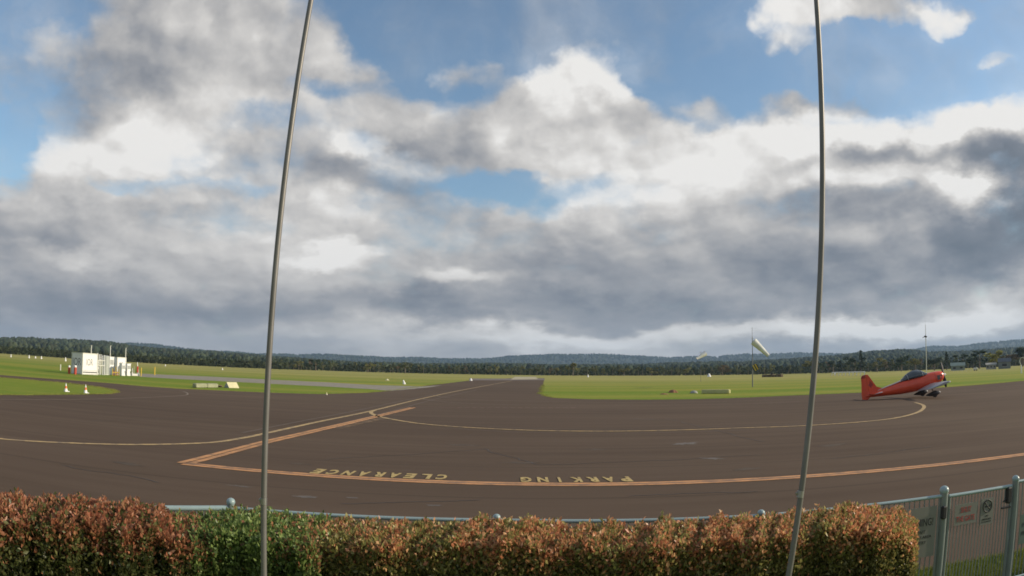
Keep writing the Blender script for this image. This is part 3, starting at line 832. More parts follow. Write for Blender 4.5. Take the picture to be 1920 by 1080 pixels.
def facing(px, dist_pt, turn=0.0):
    """z rotation that turns local -Y towards the camera, then by turn to the right"""
    v = Vector((dist_pt.x, dist_pt.y, 0)).normalized(); rt = Vector((v.y, -v.x, 0))
    n = -v * math.cos(turn) + rt * math.sin(turn)
    return math.atan2(n.x, -n.y)
def flen(p): return math.hypot(p.x, p.y)

# ------------------------------------------------------------------ two steel rods close to the camera
M_ROD = mat('dull_steel_rod', (.17, .165, .16), .5, metal=.35, var=.15, vscale=6)
def rod(pa, da, pb, db, label, clamp):
    a = P(pa[0], pa[1], da); b_ = P(pb[0], pb[1], db); u = (a - b_).normalized()
    base = b_ - u * (b_.z / u.z); top = a + u * 1.6
    root = empty('steel_rod', base, 0, label, 'pole')
    mb = MB(); mb.tube((0, 0, -.05), top - base, .0135, .0120, 16); mb.build('shaft', M_ROD, root)
    mb = MB(); mb.tube((0, 0, 0), u * .12, .035, .03, 14); mb.box((0, 0, .01), (.14, .14, .02), 0, None, .005); mb.build('foot_plate', M_STEEL, root)
    q = P(*clamp, math.hypot(b_.x, b_.y)) - base; t_ = q.dot(u); c_ = u * t_
    mb = MB(); mb.tube(c_ - u * .018, c_ + u * .010, .0155, .0155, 14); mb.box(c_ + Vector((-.017, 0, 0)), (.010, .012, .014), 0, None, .003); mb.build('clamp', M_STEEL, root)
    return root
rod((583, 0), 3.0, (494, 1000), 3.0, 'thin grey steel rod leaning right at its top, left of the picture centre', (494, 938))
rod((1530, 0), 3.15, (1490, 1000), 3.0, 'thin dark steel rod in front of the orange hedge, nearer the aeroplane', (1499, 925))

# ------------------------------------------------------------------ fence
RZ = 1.15
fp = {'a': G(40, 944, RZ), 'b': G(433, 952.5, RZ), 'c': G(931, 975.5, RZ), 'd': G(1427, 967, RZ), 'e': G(1770, 929.5, RZ), 'f': G(1904, 907.5, RZ)}
fl = G(2080, 872, RZ)
fence = empty('pool_fence', (fp['b'].x, fp['b'].y, 0), 0, 'pale blue-green tubular fence running behind the hedge', 'fence')
fo = Vector((fp['b'].x, fp['b'].y, 0))
def fpost(root, p, org, r=.034, capm=None, dz=0.0):
    q = p - org; mb = MB(); mb.tube((q.x, q.y, 0), (q.x, q.y, RZ + .035 + dz), r, r, 16); o = mb.build('post', M_FENCED, root)
    mb = MB(); mb.ball((q.x, q.y, RZ + .055 + dz), r * 1.18, 16, 10, (1, 1, .9)); mb.build('post_cap', capm or M_FENCE, o)
def frail(root, p, q, org, z, name, r=.017):
    a = p - org; c = q - org; mb = MB(); mb.tube((a.x, a.y, z), (c.x, c.y, z), r, r, 12); mb.build(name, M_FENCE, root)
def pickets(root, p, q, org, z0, z1, step=.06, m=None):
    a = p - org; c = q - org; L = (c - a).length; n = int(L / step); me = None
    for i in range(1, n):
        w = a.lerp(c, i / n)
        if me is None:
            mb = MB(); mb.box((0, 0, (z0 + z1) / 2), (.009, .009, z1 - z0)); o = mb.build('picket', m or M_FENCED, root); me = o.data; o.location = (w.x, w.y, 0)
        else:
            o = bpy.data.objects.new('picket', me); col.objects.link(o); o.parent = root; o.location = (w.x, w.y, 0)
seq = ['a', 'b', 'c', 'd', 'e']
for k in seq[:4]: fpost(fence, fp[k], fo, .034 if k < 'c' else .029, None, 0 if k < 'c' else -.03)
for k, l in zip(seq[:-1], seq[1:]):
    frail(fence, fp[k], fp[l], fo, RZ, 'top_rail', .024 if k == 'a' else .017); frail(fence, fp[k], fp[l], fo, .12, 'bottom_rail', .014)
pickets(fence, fp['b'], fp['c'], fo, .12, RZ - .017); pickets(fence, fp['c'], fp['d'], fo, .12, RZ - .017); pickets(fence, fp['d'], fp['e'], fo, .12, RZ - .017)
pickets(fence, fp['a'], fp['b'], fo, .12, RZ - .017)
fpost(fence, fp['e'], fo, .042)
mb = MB(); q = fp['e'] - fo; gdir = (fp['f'] - fp['e']).normalized(); cdir = Vector((-fp['e'].x, -fp['e'].y, 0)).normalized()
mb.box((q.x + cdir.x * .04 + .01, q.y + cdir.y * .04, RZ - .16), (.055, .05, .13), math.atan2(gdir.y, gdir.x), None, .01); mb.build('hinge', M_DARK, fence)

def sign(parent, pos, rz, w, h, lines, name='sign', m=None, ring=None):
    """flat board with raised print; pos is its centre in the parent's frame"""
    mb = MB(); mb.box((0, 0, 0), (w, .004, h), 0, None, 0); o = mb.build(name, m or M_SIGNW, parent); o.location = pos; o.rotation_euler = (0, 0, rz)
    for s_, zc, hh, ww, mm in lines:
        t = text_mesh('lettering', s_, mm, ww, hh, .0016, o, bold=.005); t.rotation_euler = (PI / 2, 0, 0); t.location = (0, -.0035, zc)
    return o
# warning board on the last fence panel, its left part behind the hedge
dv = (fp['e'] - fp['d']).normalized(); off = Vector((dv.y, -dv.x, 0)) * .026
wc = fp['e'] - dv * .33 + off
sign(fence, (wc.x - fo.x, wc.y - fo.y, RZ - .33), math.atan2(dv.y, dv.x), .46, .50,
     [('WARNING!', .10, .075, .38, M_SIGNK), ('AIRCRAFT', .005, .03, .20, M_SIGNK), ('MOVEMENT AREA', -.045, .026, .36, M_SIGNK), ('NO ENTRY', -.10, .03, .24, M_SIGNK)])

# gate with its own frame, signs and latch
go = Vector((fp['e'].x, fp['e'].y, 0)); gv = fp['f'] - fp['e']; ga = math.atan2(gv.y, gv.x); gl = gv.length
gate = empty('pedestrian_gate', go, ga, 'blue-green pedestrian gate with red SHUT THE GATE sign, right of the hedge', 'gate')
GT = RZ - .012
mb = MB(); mb.tube((.065, 0, GT), (gl - .06, 0, GT), .018, .018, 12); mb.build('top_rail', M_FENCE, gate)
mb = MB(); mb.tube((.065, 0, .12), (gl - .06, 0, .12), .016, .016, 12); mb.build('bottom_rail', M_FENCED, gate)
for x in (.075, gl - .07):
    mb = MB(); mb.tube((x, 0, .12), (x, 0, GT), .016, .016, 12); mb.build('stile', M_FENCED, gate)
ng = int(gl / .05); me = None
for i in range(1, ng):
    x = .075 + (gl - .145) * i / ng
    if me is None:
        mb = MB(); mb.box((0, 0, (GT + .12) / 2), (.007, .007, GT - .12)); o = mb.build('picket', M_FENCED, gate); me = o.data
    else:
        o = bpy.data.objects.new('picket', me); col.objects.link(o); o.parent = gate
    o.location = (x, 0, 0)
s1 = sign(gate, (gl * .285, -.022, GT - .20), 0, gl * .30, .21, [('SHUT', .045, .055, gl * .14, M_SIGNR), ('THE GATE', -.045, .055, gl * .25, M_SIGNR)])
s2 = sign(gate, (gl * .58, -.022, GT - .215), 0, gl * .18, .27, [('NO', -.045, .016, gl * .04, M_SIGNK), ('SMOKING', -.078, .018, gl * .13, M_SIGNK), ('BEYOND THIS POINT', -.105, .010, gl * .14, M_SIGNK)])
mb = MB(); R0 = .062
for i in range(28):
    a0 = 2 * PI * i / 28; a1 = 2 * PI * (i + 1) / 28
    mb.tube((math.cos(a0) * R0, -.005, .055 + math.sin(a0) * R0), (math.cos(a1) * R0, -.005, .055 + math.sin(a1) * R0), .006, .006, 6, False)
mb.tube((-R0 * .7, -.005, .055 + R0 * .7), (R0 * .7, -.005, .055 - R0 * .7), .005, .005, 6)
mb.box((0, -.004, .05), (.075, .004, .014)); mb.box((.036, -.0045, .058), (.010, .004, .02))
mb.build('prohibition_symbol', M_SIGNK, s2)
mb = MB(); mb.box((gl - .11, -.01, GT - .09), (.07, .06, .17), 0, None, .012); lt = mb.build('latch', M_DARK, gate)
mb = MB(); mb.box((gl - .145, -.02, GT - .215), (.13, .02, .018)); mb.tube((gl - .20, -.02, GT - .15), (gl - .15, -.02, GT - .12), .006); mb.build('latch_bolt', M_DARK, lt)
# fence beyond the gate
f2 = empty('fence_panel', (fp['f'].x, fp['f'].y, 0), 0, 'length of blue-green fence to the right of the gate, with a dull green sign', 'fence')
fo2 = Vector((fp['f'].x, fp['f'].y, 0))
fpost(f2, fp['f'], fo2, .036); fpost(f2, fl, fo2, .034)
frail(f2, fp['f'], fl, fo2, RZ + .02, 'top_rail'); frail(f2, fp['f'], fl, fo2, .12, 'bottom_rail', .014)
pickets(f2, fp['f'], fl, fo2, .12, RZ)
dvx = (fl - fp['f']).normalized(); prev = fl
for k in range(3):
    nxt = prev + dvx * 2.2; fpost(f2, nxt, fo2, .034); frail(f2, prev, nxt, fo2, RZ + .02, 'top_rail'); frail(f2, prev, nxt, fo2, .12, 'bottom_rail', .014)
    pickets(f2, prev, nxt, fo2, .12, RZ); prev = nxt
dv2 = (fl - fp['f']).normalized(); off2 = Vector((dv2.y, -dv2.x, 0)) * .026; c2 = fp['f'] + dv2 * .27 + off2
sign(f2, (c2.x - fo2.x, c2.y - fo2.y, RZ - .50), math.atan2(dv2.y, dv2.x), .36, .32, [('PRIVATE', .05, .045, .27, M_SIGNK), ('PROPERTY', -.04, .04, .28, M_SIGNK)], m=mat('sign_dull_green', (.10, .15, .12), .6))

# ------------------------------------------------------------------ hedges
M_HEDGE = attr_mat('hedge_leaves', .4, .4, .5)
M_TWIG = mat('hedge_twigs', (.10, .07, .042), .9, var=.3, vscale=8)
def on_fence(px):
    """fence point under a column of the photograph, by walking the posts"""
    keys = [(40, fp['a']), (433, fp['b']), (931, fp['c']), (1427, fp['d']), (1770, fp['e']), (2080, fl)]
    a0 = azel(px, 960)[0]
    for (x0, p), (x1, q_) in zip(keys[:-1], keys[1:]):
        A0 = math.atan2(p.x, p.y); A1 = math.atan2(q_.x, q_.y)
        if a0 <= A1 or x1 == 2080:
            # intersect the direction with the segment
            dx, dy = math.sin(a0), math.cos(a0); e = q_ - p
            den = dx * e.y - dy * e.x; t = (p.x * e.y - p.y * e.x) / den
            return Vector((dx * t, dy * t, 0))
def hedge(x0, x1, topz, depth, nleaf, seed, palette, label, name='hedge', end=True, back=.10):
    """topz(px) and palette(r, n, px, zrel) give the outline and the leaf colours"""
    r = np.random.default_rng(seed); cols_ = np.linspace(x0, x1, 60)
    pts = [on_fence(x) for x in cols_]
    base = np.array([[p.x, p.y] for p in pts]); seg = np.gradient(base, axis=0); seg /= np.linalg.norm(seg, axis=1)[:, None]
    nrm = np.stack([seg[:, 1], -seg[:, 0]], 1)                # towards the camera
    zt = np.array([topz(x) for x in cols_])
    tc_ = -base / np.linalg.norm(base, axis=1)[:, None]; w_ = np.clip((cols_ - 1150) / 450, 0, 1)[:, None]; w_ = w_ * w_ * (3 - 2 * w_)
    sc_n = 1 / np.maximum(.5, (nrm * tc_).sum(1))[:, None]; nrm = nrm * (1 - w_) + tc_ * sc_n * w_
    cen = base[len(base) // 2]
    root = empty(name, (cen[0], cen[1], 0), 0, label, 'hedge')
    def place(u, side, zf, puff):
        """u along (0..1), profile: side 0 back .. 1 front, zf height fraction; puff outwards"""
        i = u * (len(cols_) - 1); i0 = np.clip(i.astype(int), 0, len(cols_) - 2); t = i - i0
        B = base[i0] * (1 - t)[:, None] + base[i0 + 1] * t[:, None]; Nn = nrm[i0]; Z = zt[i0] * (1 - t) + zt[i0 + 1] * t
        wv = 1 + .035 * np.sin(u * 31 + seed) + .03 * np.sin(u * 77 + side * 4)
        q = B + Nn * (back + depth * side * wv)[:, None]
        return np.stack([q[:, 0] - cen[0], q[:, 1] - cen[1], Z * zf], 1), Nn, Z, i0
    # inner mass of twigs
    us = np.linspace(0.01, .99, 60); rows = []
    prof_ = [(.12, .02), (.10, .6), (.16, .86), (.35, .93), (.65, .93), (.86, .84), (.90, .5), (.88, .02)]
    for sd_, zf in prof_:
        c, _, _, _ = place(us, np.full(60, sd_), np.full(60, zf), 0); rows.append(c)
    Vc = np.stack(rows, 1).reshape(-1, 3); k = len(prof_)
    i, j = np.meshgrid(np.arange(59), np.arange(k - 1), indexing='ij'); i = i.ravel(); j = j.ravel()
    FF = np.stack([i * k + j, i * k + j + 1, (i + 1) * k + j + 1, (i + 1) * k + j], 1)
    caps = np.array([[0, 1, 2, 3], [0, 3, 4, 7], [4, 5, 6, 7]]); FF = np.concatenate([FF, caps, caps[:, ::-1] + 59 * k])
    arr_obj('twigs', Vc, FF, M_TWIG, root)
    # leaves on the top, the front and the back
    part = r.uniform(0, 1, nleaf); u = r.uniform(0, 1, nleaf)
    side = np.where(part < .52, r.uniform(.02, .98, nleaf), np.where(part < .92, r.normal(.97, .035, nleaf), r.normal(.03, .03, nleaf)))
    zf = np.where(part < .52, 1 - np.abs(r.normal(0, .035, nleaf)), 1 - r.uniform(0, 1, nleaf) ** 1.3 * .95)
    if end:                                                   # the rounded right end
        e = r.uniform(0, 1, nleaf) < .05; u[e] = np.clip(1 + r.normal(0, .006, e.sum()), 0, 1.0); zf[e] = r.uniform(.05, 1, e.sum()); side[e] = r.uniform(0, 1, e.sum())
    # round the shoulders
    rs = np.clip((np.abs(side - .5) - .3) / .2, 0, 1); zf = np.where(part < .52, zf - rs ** 2 * .07, zf)
    lump = .018 * np.sin(u * 60 + 3 * side + seed) + .025 * np.sin(u * 143 + 7 * side) + .01 * np.sin(u * 23)
    C, Nn, Z, i0 = place(u, side, zf, 0)
    C[:, 2] += lump * (zf > .8)
    shoot = (part < .52) & (r.uniform(0, 1, nleaf) < .10); C[shoot, 2] += r.uniform(0, .022, shoot.sum())
    C += np.clip(r.normal(0, .015, C.shape), -.03, .03)
    # young shoots standing out of the top: stems with leaves up their length
    ns = nleaf // 260; su = r.integers(0, nleaf, ns * 4); su = su[part[su] < .52][:ns]; ns = len(su)
    sh = r.uniform(.03, .085, ns); stem0 = C[su].copy(); ln = r.normal(0, .3, (ns, 3)); ln[:, 2] = 1; ln /= np.linalg.norm(ln, axis=1)[:, None]
    for q in range(7):
        ix = r.integers(0, nleaf, ns); C[ix] = stem0 + ln * (sh * (q + .3) / 7)[:, None]; zf[ix] = 1.0
    wd = np.array([.0022, 0, 0]); Vs_ = np.stack([stem0 - ln * .03 - wd, stem0 - ln * .03 + wd, stem0 + ln * sh[:, None] + wd * .5, stem0 + ln * sh[:, None] - wd * .5,
                   stem0 - ln * .03 - wd[[1, 0, 2]], stem0 - ln * .03 + wd[[1, 0, 2]], stem0 + ln * sh[:, None] + wd[[1, 0, 2]] * .5, stem0 + ln * sh[:, None] - wd[[1, 0, 2]] * .5], 1).reshape(-1, 3)
    tag(arr_obj('shoots', Vs_, np.arange(8 * ns).reshape(-1, 4), M_TWIG, root), kind='stuff')
    # leaf: two triangles folded along the midrib, growing up and out
    g = r.normal(0, .55, (nleaf, 3)); g[:, 2] += .9
    g[:, :2] += Nn * (.5 * (side > .5) - .3 * (side < .2))[:, None]
    g /= np.linalg.norm(g, axis=1)[:, None]
    w = np.cross(g, r.normal(size=(nleaf, 3))); w /= np.linalg.norm(w, axis=1)[:, None]; nn = np.cross(g, w)
    L = r.uniform(.024, .054, nleaf)[:, None]; Wd = L * r.uniform(.20, .32, nleaf)[:, None]
    b0 = C; t0 = C + g * L; m1 = C + g * L * .5 + w * Wd + nn * L * .12; m2 = C + g * L * .5 - w * Wd + nn * L * .12
    V = np.stack([b0, m1, t0, m2], 1).reshape(-1, 3); k4 = np.arange(nleaf) * 4
    FF = np.concatenate([np.stack([k4, k4 + 1, k4 + 2], 1), np.stack([k4, k4 + 2, k4 + 3], 1)])
    px = np.interp(u, np.linspace(0, 1, 60), cols_)
    cc = palette(r, nleaf, px, zf)
    lo_ = arr_obj('leaves', V, FF, M_HEDGE, root, colours=np.concatenate([cc, cc])); tag(lo_, kind='stuff')
    return root
def pal(redamt, red1, red2, green1, green2):
    def f(r, n, px, zf):
        patch = .5 + .5 * np.sin(px * .031 + 1.3) * np.sin(px * .0127 + .4) + .25 * np.sin(px * .11)
        am = np.interp(px, *redamt) if isinstance(redamt, tuple) else redamt
        pr = np.clip((zf - .80) / .17, 0.06, 1) * np.clip(am + (patch - .5) * .5, .03, .97)
        isr = r.uniform(0, 1, n) < pr
        t = r.uniform(0, 1, n)[:, None]
        R_ = np.array(red1) * (1 - t) + np.array(red2) * t; Gn = np.array(green1) * (1 - t) + np.array(green2) * t
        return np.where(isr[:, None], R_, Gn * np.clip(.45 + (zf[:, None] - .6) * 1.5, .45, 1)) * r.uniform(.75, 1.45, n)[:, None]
    return f
def tz(tab): return lambda x: float(np.interp(x, [t[0] for t in tab], [t[1] for t in tab]))
hedge(-150, 335, tz([(-150, 1.215), (0, 1.215), (120, 1.22), (230, 1.21), (280, 1.18), (335, 1.09)]), .95, 105000, 21,
      pal(([-150, 250, 335], [.80, .74, .50]), (.32, .11, .06), (.40, .21, .11), (.07, .095, .03), (.17, .17, .06)), 'tall red-brown tipped hedge at the left edge, in front of the tarmac')
hedge(300, 640, tz([(300, 1.07), (360, 1.09), (430, 1.12), (500, 1.15), (560, 1.14), (600, 1.12), (640, 1.10)]), .92, 95000, 22,
      pal(([300, 345, 380, 560, 640], [.62, .35, .10, .06, .12]), (.36, .13, .07), (.40, .24, .12), (.09, .15, .04), (.27, .34, .11)), 'green leafy shrub under the fence ball cap, between the red hedges', 'shrub')
hedge(600, 1714, tz([(600, 1.08), (700, 1.11), (850, 1.14), (930, 1.16), (1050, 1.13), (1200, 1.13), (1300, 1.13), (1400, 1.16), (1560, 1.165), (1600, 1.155), (1650, 1.13), (1690, 1.08), (1714, .99)]), .80, 290000, 23,
      pal(([600, 680, 760, 900, 1714], [.10, .30, .50, .60, .62]), (.50, .19, .10), (.58, .36, .18), (.14, .155, .05), (.38, .33, .12)), 'long orange and red tipped hedge across the foreground, ending at the gate')

# grass verge between the fence and the tarmac: blades
def blades(name, C, h, r, c1, c2, lean=.35):
    n = len(C); th = r.uniform(0, 2 * PI, n); H_ = h * r.uniform(.5, 1.3, n)
    wv = np.stack([np.cos(th), np.sin(th), np.zeros(n)], 1) * (H_ * .10)[:, None]
    tip = C + np.stack([r.normal(0, lean, n) * H_, r.normal(0, lean, n) * H_, H_], 1)
    V = np.stack([C - wv, C + wv, tip], 1).reshape(-1, 3); FF = np.arange(3 * n).reshape(-1, 3)
    t = r.uniform(0, 1, n)[:, None]; cc = (np.array(c1) * (1 - t) + np.array(c2) * t) * r.uniform(.7, 1.2, n)[:, None]
    return tag(arr_obj(name, V, FF, M_LEAF, colours=cc), kind='stuff')
r = np.random.default_rng(77)
n = 60000; C = np.stack([r.uniform(4.5, 11, n), r.uniform(4.2, 6.96, n), np.zeros(n)], 1)
blades('grass', C, .07, r, (.14, .20, .03), (.28, .29, .07))
def tufts_along(edge, n, spread, name='grass'):
    e = np.array([[p.x, p.y] for p in edge]); s_ = np.linalg.norm(np.diff(e, axis=0), axis=1); cs = np.concatenate([[0], np.cumsum(s_)])
    t = r.uniform(0, cs[-1], n); X = np.interp(t, cs, e[:, 0]); Y = np.interp(t, cs, e[:, 1])
    q = np.stack([X, Y, np.zeros(n)], 1) + np.concatenate([r.normal(0, spread, (n, 2)), np.zeros((n, 1))], 1)
    q = q[(np.abs(q[:, 0]) < 80) & (q[:, 1] < 140)]
    return blades(name, q, .09, r, (.17, .22, .035), (.36, .34, .10))
tufts_along(rg, 14000, .2); tufts_along(lg, 9000, .2); tufts_along(lb, 7000, .15)

# ------------------------------------------------------------------ aeroplane
def aeroplane():
    pos = G(1741, 745.0); v = Vector((pos.x, pos.y, 0)).normalized(); rt = Vector((v.y, -v.x, 0))
    a = math.radians(20); hd = rt * math.cos(a) + v * math.sin(a)
    root = empty('light_aeroplane', (pos.x, pos.y, .012), math.atan2(hd.y, hd.x), 'small red low-wing aeroplane with a dark canopy taxiing on the tarmac', 'aeroplane')
    S_ = 1.19; pt = math.radians(12.5); AX = .19
    def T(X, Y, Z): return Vector(((X * math.cos(pt) - Z * math.sin(pt)) * S_, Y * S_, (AX + X * math.sin(pt) + Z * math.cos(pt)) * S_))
    def ring(X, hw, zt, zb, n=20, e=2.5):
        zc = (zt + zb) / 2; hh = (zt - zb) / 2; out = []
        for i in range(n):
            t = 2 * PI * i / n; c = math.cos(t); s_ = math.sin(t)
            out.append(T(X, math.copysign(abs(c) ** (2 / e), c) * hw, zc + math.copysign(abs(s_) ** (2 / e), s_) * hh))
        return out
    MR = mat('aeroplane_red_paint', (.72, .085, .035), .22, var=.08, vscale=2, spec=.6)
    MG = mat('aeroplane_canopy', (.06, .075, .085), .10, spec=.8)
    MW = mat('aeroplane_pale_grey_paint', (.33, .34, .35), .3, spec=.5)
    MD = mat('aeroplane_dark_paint', (.035, .032, .035), .35, spec=.5)
    MRD = mat('aeroplane_dark_red_paint', (.33, .035, .025), .3, spec=.5)
    st = [(1.33, .20, 1.20, .80), (1.22, .34, 1.30, .70), (1.0, .44, 1.36, .58), (.6, .50, 1.40, .50), (.2, .53, 1.43, .46), (-.4, .54, 1.43, .44), (-1.2, .52, 1.41, .46), (-2.0, .43, 1.35, .54), (-3.0, .29, 1.26, .70), (-3.9, .15, 1.17, .84), (-4.5, .05, 1.12, .94)]
    mb = MB(); mb.loft([ring(*s_) for s_ in st]); fus = mb.build('fuselage', MR, root)
    # sunlight on the spine behind the canopy, painted in as a pale strip
    mb = MB(); mb.loft([[T(X, y, z) for y, z in ((-w, zt - .02), (0, zt + .035), (w, zt - .02), (0, zt - .05))] for X, w, zt in ((-1.5, .27, 1.47), (-2.2, .22, 1.37), (-3.0, .14, 1.285), (-3.6, .08, 1.215))]); mb.build('spine_highlight', mat('aeroplane_painted_highlight', (.66, .50, .46), .3, spec=.5), fus)
    mb = MB(); rg_ = [ring(X_, hw + .004, zt + .004, zb - .004) for X_, hw, zt, zb in ((.585, .501, 1.401, .499), (.615, .499, 1.399, .502))]; mb.loft(rg_, True, False); mb.build('cowl_seam', MRD, fus)
    # canopy: bubble and its bow
    cs = [(.12, .30, .03), (-.15, .42, .22), (-.5, .47, .38), (-.85, .46, .42), (-1.2, .41, .34), (-1.55, .32, .18), (-1.85, .2, .02)]
    mb = MB(); rings = []
    for X, w, h in cs:
        rings.append([T(X, math.cos(PI * i / 12) * w, 1.36 + math.sin(PI * i / 12) ** .8 * (h + .07)) for i in range(13)])
    mb.loft(rings, True, False); can = mb.build('canopy', MG, root)
    mb = MB()
    for X, w, h in ((-.28, .448, .285), (-1.36, .375, .27)):
        pp = [T(X, math.cos(PI * i / 14) * (w + .008), 1.36 + math.sin(PI * i / 14) ** .8 * (h + .085)) for i in range(15)]
        mb.path(pp, .018 if X > -1 else .03, 6)
    mb.path([T(X, 0, 1.36 + h + .08) for X, w, h in cs[1:-1]], .03, 6)  # pale crest bar: frame with the canopy's top highlight built in
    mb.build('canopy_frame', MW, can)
    # cowl openings and exhaust
    mb = MB(); mb.loft([ring(.98, .30, .80, .50, 14), ring(.66, .40, .62, .38, 14), ring(.38, .32, .52, .38, 14)]); mb.build('air_scoop', MD, root)
    for sy in (-1, 1):
        mb = MB()
        mb.loft([[T(X, sy * y, z) for X, y, z in q] for q in (((1.16, .34, 1.10), (.70, .505, 1.12), (.72, .50, .80), (1.14, .33, .82)), ((1.16, .38, 1.10), (.70, .525, 1.12), (.72, .52, .80), (1.14, .37, .82)))], False)
        mb.build('cowl_panel', MD, root)
    # spinner and propeller
    mb = MB(); mb.loft([ring(X, w, 1.0 + w, 1.0 - w, 14, 2) for X, w in ((1.32, .12), (1.42, .105), (1.52, .07), (1.60, .02))]); sp = mb.build('spinner', M_WHITE, root)
    for sg in (1, -1):
        mb = MB(); rr = []
        for q, c, tw in ((.10, .07, 1.25), (.35, .12, 1.15), (.62, .11, 1.05), (.86, .06, .95)):
            z = 1.0 + sg * q; rr.append([T(1.40 + math.sin(tw) * x, math.cos(tw) * x * sg + y, z) for x, y in ((-c, 0), (0, .014), (c, 0), (0, -.014))])
        mb.loft(rr); mb.build('propeller_blade', MD, sp)
    # wings
    def foil(X0, chord, y, z, th, inc=.075):
        prof = [(0, 0), (.03, .45), (.12, .85), (.3, 1.0), (.6, .7), (1, .04), (1, -.04), (.6, -.35), (.3, -.55), (.12, -.5), (.03, -.3)]
        return [T(X0 - x * chord, y, z + t * th * chord - (x - .3) * chord * math.tan(inc)) for x, t in prof]
    for sy in (-1, 1):
        mb = MB(); mb.loft([foil(.55, 1.50, sy * .40, .56, .10), foil(.54, 1.42, sy * 2.0, .66, .10), foil(.54, 1.36, sy * 3.05, .72, .10), foil(.46, 1.15, sy * 3.28, .75, .07)])
        w_ = mb.build('wing', MW, root)
        mb = MB(); mb.box((0, 0, 0), (.30, 1.1, .03)); al = mb.build('aileron', MW, w_); al.location = T(-.80, sy * 2.3, .61); al.rotation_euler = (sy * .06, -pt, 0)
        mb = MB(); mb.ball(T(.54, sy * 3.12, .76), .09, 10, 6, (1.3, .8, .7)); mb.build('landing_light_glint', M_WHITE, w_)  # white ball stands in for the bright glint at the wing tip
        # tailplane
        mb = MB(); mb.loft([foil(-3.35, .95, sy * .08, 1.13, .05, 0), foil(-3.6, .62, sy * 1.30, 1.13, .045, 0)]); tp = mb.build('tailplane', MR, root)
        mb = MB(); mb.loft([foil(-3.60, .63, sy * 1.305, 1.13, .055, 0), foil(-3.68, .46, sy * 1.40, 1.13, .04, 0)]); mb.build('tailplane_tip', MW, tp)
        # undercarriage
        mb = MB(); mb.tube(T(.15, sy * .35, .50), T(0, sy * 1.28, .04), .055, .035, 8); lg_ = mb.build('gear_leg', MD, root)
        mb = MB(); mb.tube(T(0, sy * 1.28 - .06, 0), T(0, sy * 1.28 + .06, 0), .19, .19, 18); wh = mb.build('wheel', M_DARK, lg_)
        mb = MB(); mb.loft([ring(X, w, zz + h, zz - h * .6, 12, 2.1) for X, w, h, zz in ((.42, .02, .02, .06), (.34, .08, .12, .06), (.12, .125, .23, .05), (-.15, .11, .20, .06), (-.45, .06, .11, .09), (-.66, .015, .03, .12))])
        for i_ in range(len(mb.v)): mb.v[i_] = (mb.v[i_][0], mb.v[i_][1] + sy * 1.28 * S_, mb.v[i_][2])
        mb.build('wheel_spat', MD, lg_)
        mb = MB(); mb.ball(T(.36, sy * 1.28, .10), .09, 8, 6); mb.build('spat_highlight', M_WHITE, lg_)  # white ball stands in for the highlight on the dark spat
    # fin and rudder
    def plate(name, poly, th, m, parent):
        mb = MB(); k = len(poly); c = (sum(p[0] for p in poly) / k, sum(p[1] for p in poly) / k)
        rr = []
        for y, s_ in ((-th, .93), (-th * .55, 1.0), (th * .55, 1.0), (th, .93)):
            rr.append([T(c[0] + (x - c[0]) * s_, y, c[1] + (z - c[1]) * s_) for x, z in poly])
        mb.loft(rr, False); return mb.build(name, m, parent)
    fin = plate('fin', [(-3.15, 1.22), (-3.60, 1.46), (-3.96, 2.22), (-4.05, 2.40), (-4.22, 2.44), (-4.22, 1.05), (-3.3, 1.12)], .05, MR, root)
    plate('emblem', [(-3.82, 1.62), (-3.90, 1.86), (-4.02, 1.98), (-4.08, 1.78), (-4.20, 1.74), (-4.10, 1.60), (-4.0, 1.44), (-3.94, 1.60)], .056, MRD, fin)
    rud = plate('rudder', [(-4.235, 2.44), (-4.46, 2.43), (-4.56, 2.32), (-4.62, 1.9), (-4.76, 1.2), (-4.78, .80), (-4.5, .74), (-4.235, .86)], .04, MR, root)
    plate('rudder_trim', [(-4.24, 2.445), (-4.47, 2.435), (-4.58, 2.30), (-4.56, 2.20), (-4.3, 2.22), (-4.235, 2.24)], .047, MRD, rud)
    # tail wheel
    mb = MB(); mb.tube(T(-4.25, 0, .90), T(-4.52, 0, .70), .022, .018, 8); tw_ = mb.build('tail_spring', MD, root)
    p_ = T(-4.55, 0, .70); mb = MB(); mb.tube((p_.x, -.03, .075), (p_.x, .03, .075), .075, .075, 14); mb.tube((p_.x, 0, .075), (p_.x + .03, 0, p_.z), .014, .014, 6); mb.build('tail_wheel', M_DARK, tw_)
    # seats and a head rest behind the glass, antenna
    mb = MB(); q_ = T(-2.2, 0, 1.33); mb.tube(q_, q_ + Vector((-.1, 0, .28)), .008, .004, 6); mb.build('antenna', MW, root)
    return root
aeroplane()

# ------------------------------------------------------------------ windsocks
def sock_cone(a, b_, ra, rb, parent, bands, m1, m2):
    a = Vector(a); b_ = Vector(b_); u = (b_ - a).normalized(); sd_ = u.cross(Vector((0, 0, 1))).normalized(); up = sd_.cross(u)
    for k in range(bands):
        rr = []
        for q in range(4):
            t = (k + q / 3) / bands; c = a.lerp(b_, t) + Vector((0, 0, -.22 * math.sin(t * 2.4) * 0)); rad = ra + (rb - ra) * t
            rr.append([c + (sd_ * math.cos(2 * PI * i / 16) + up * math.sin(2 * PI * i / 16)) * rad * (1 + .04 * math.sin(i * 3 + q)) for i in range(16)])
        mb = MB(); mb.loft(rr, True, False); mb.build('sleeve', m1 if k % 2 == 0 else m2, parent)
M_SOCK = mat('windsock_cloth', (.74, .75, .70), .8, var=.05); M_SOCK2 = mat('windsock_cloth_darker_band', (.66, .67, .62), .8, var=.05)  # second cloth tone is slightly darker, for alternate sleeve bands
b0 = G(1411, 725.5); Dw = flen(b0)
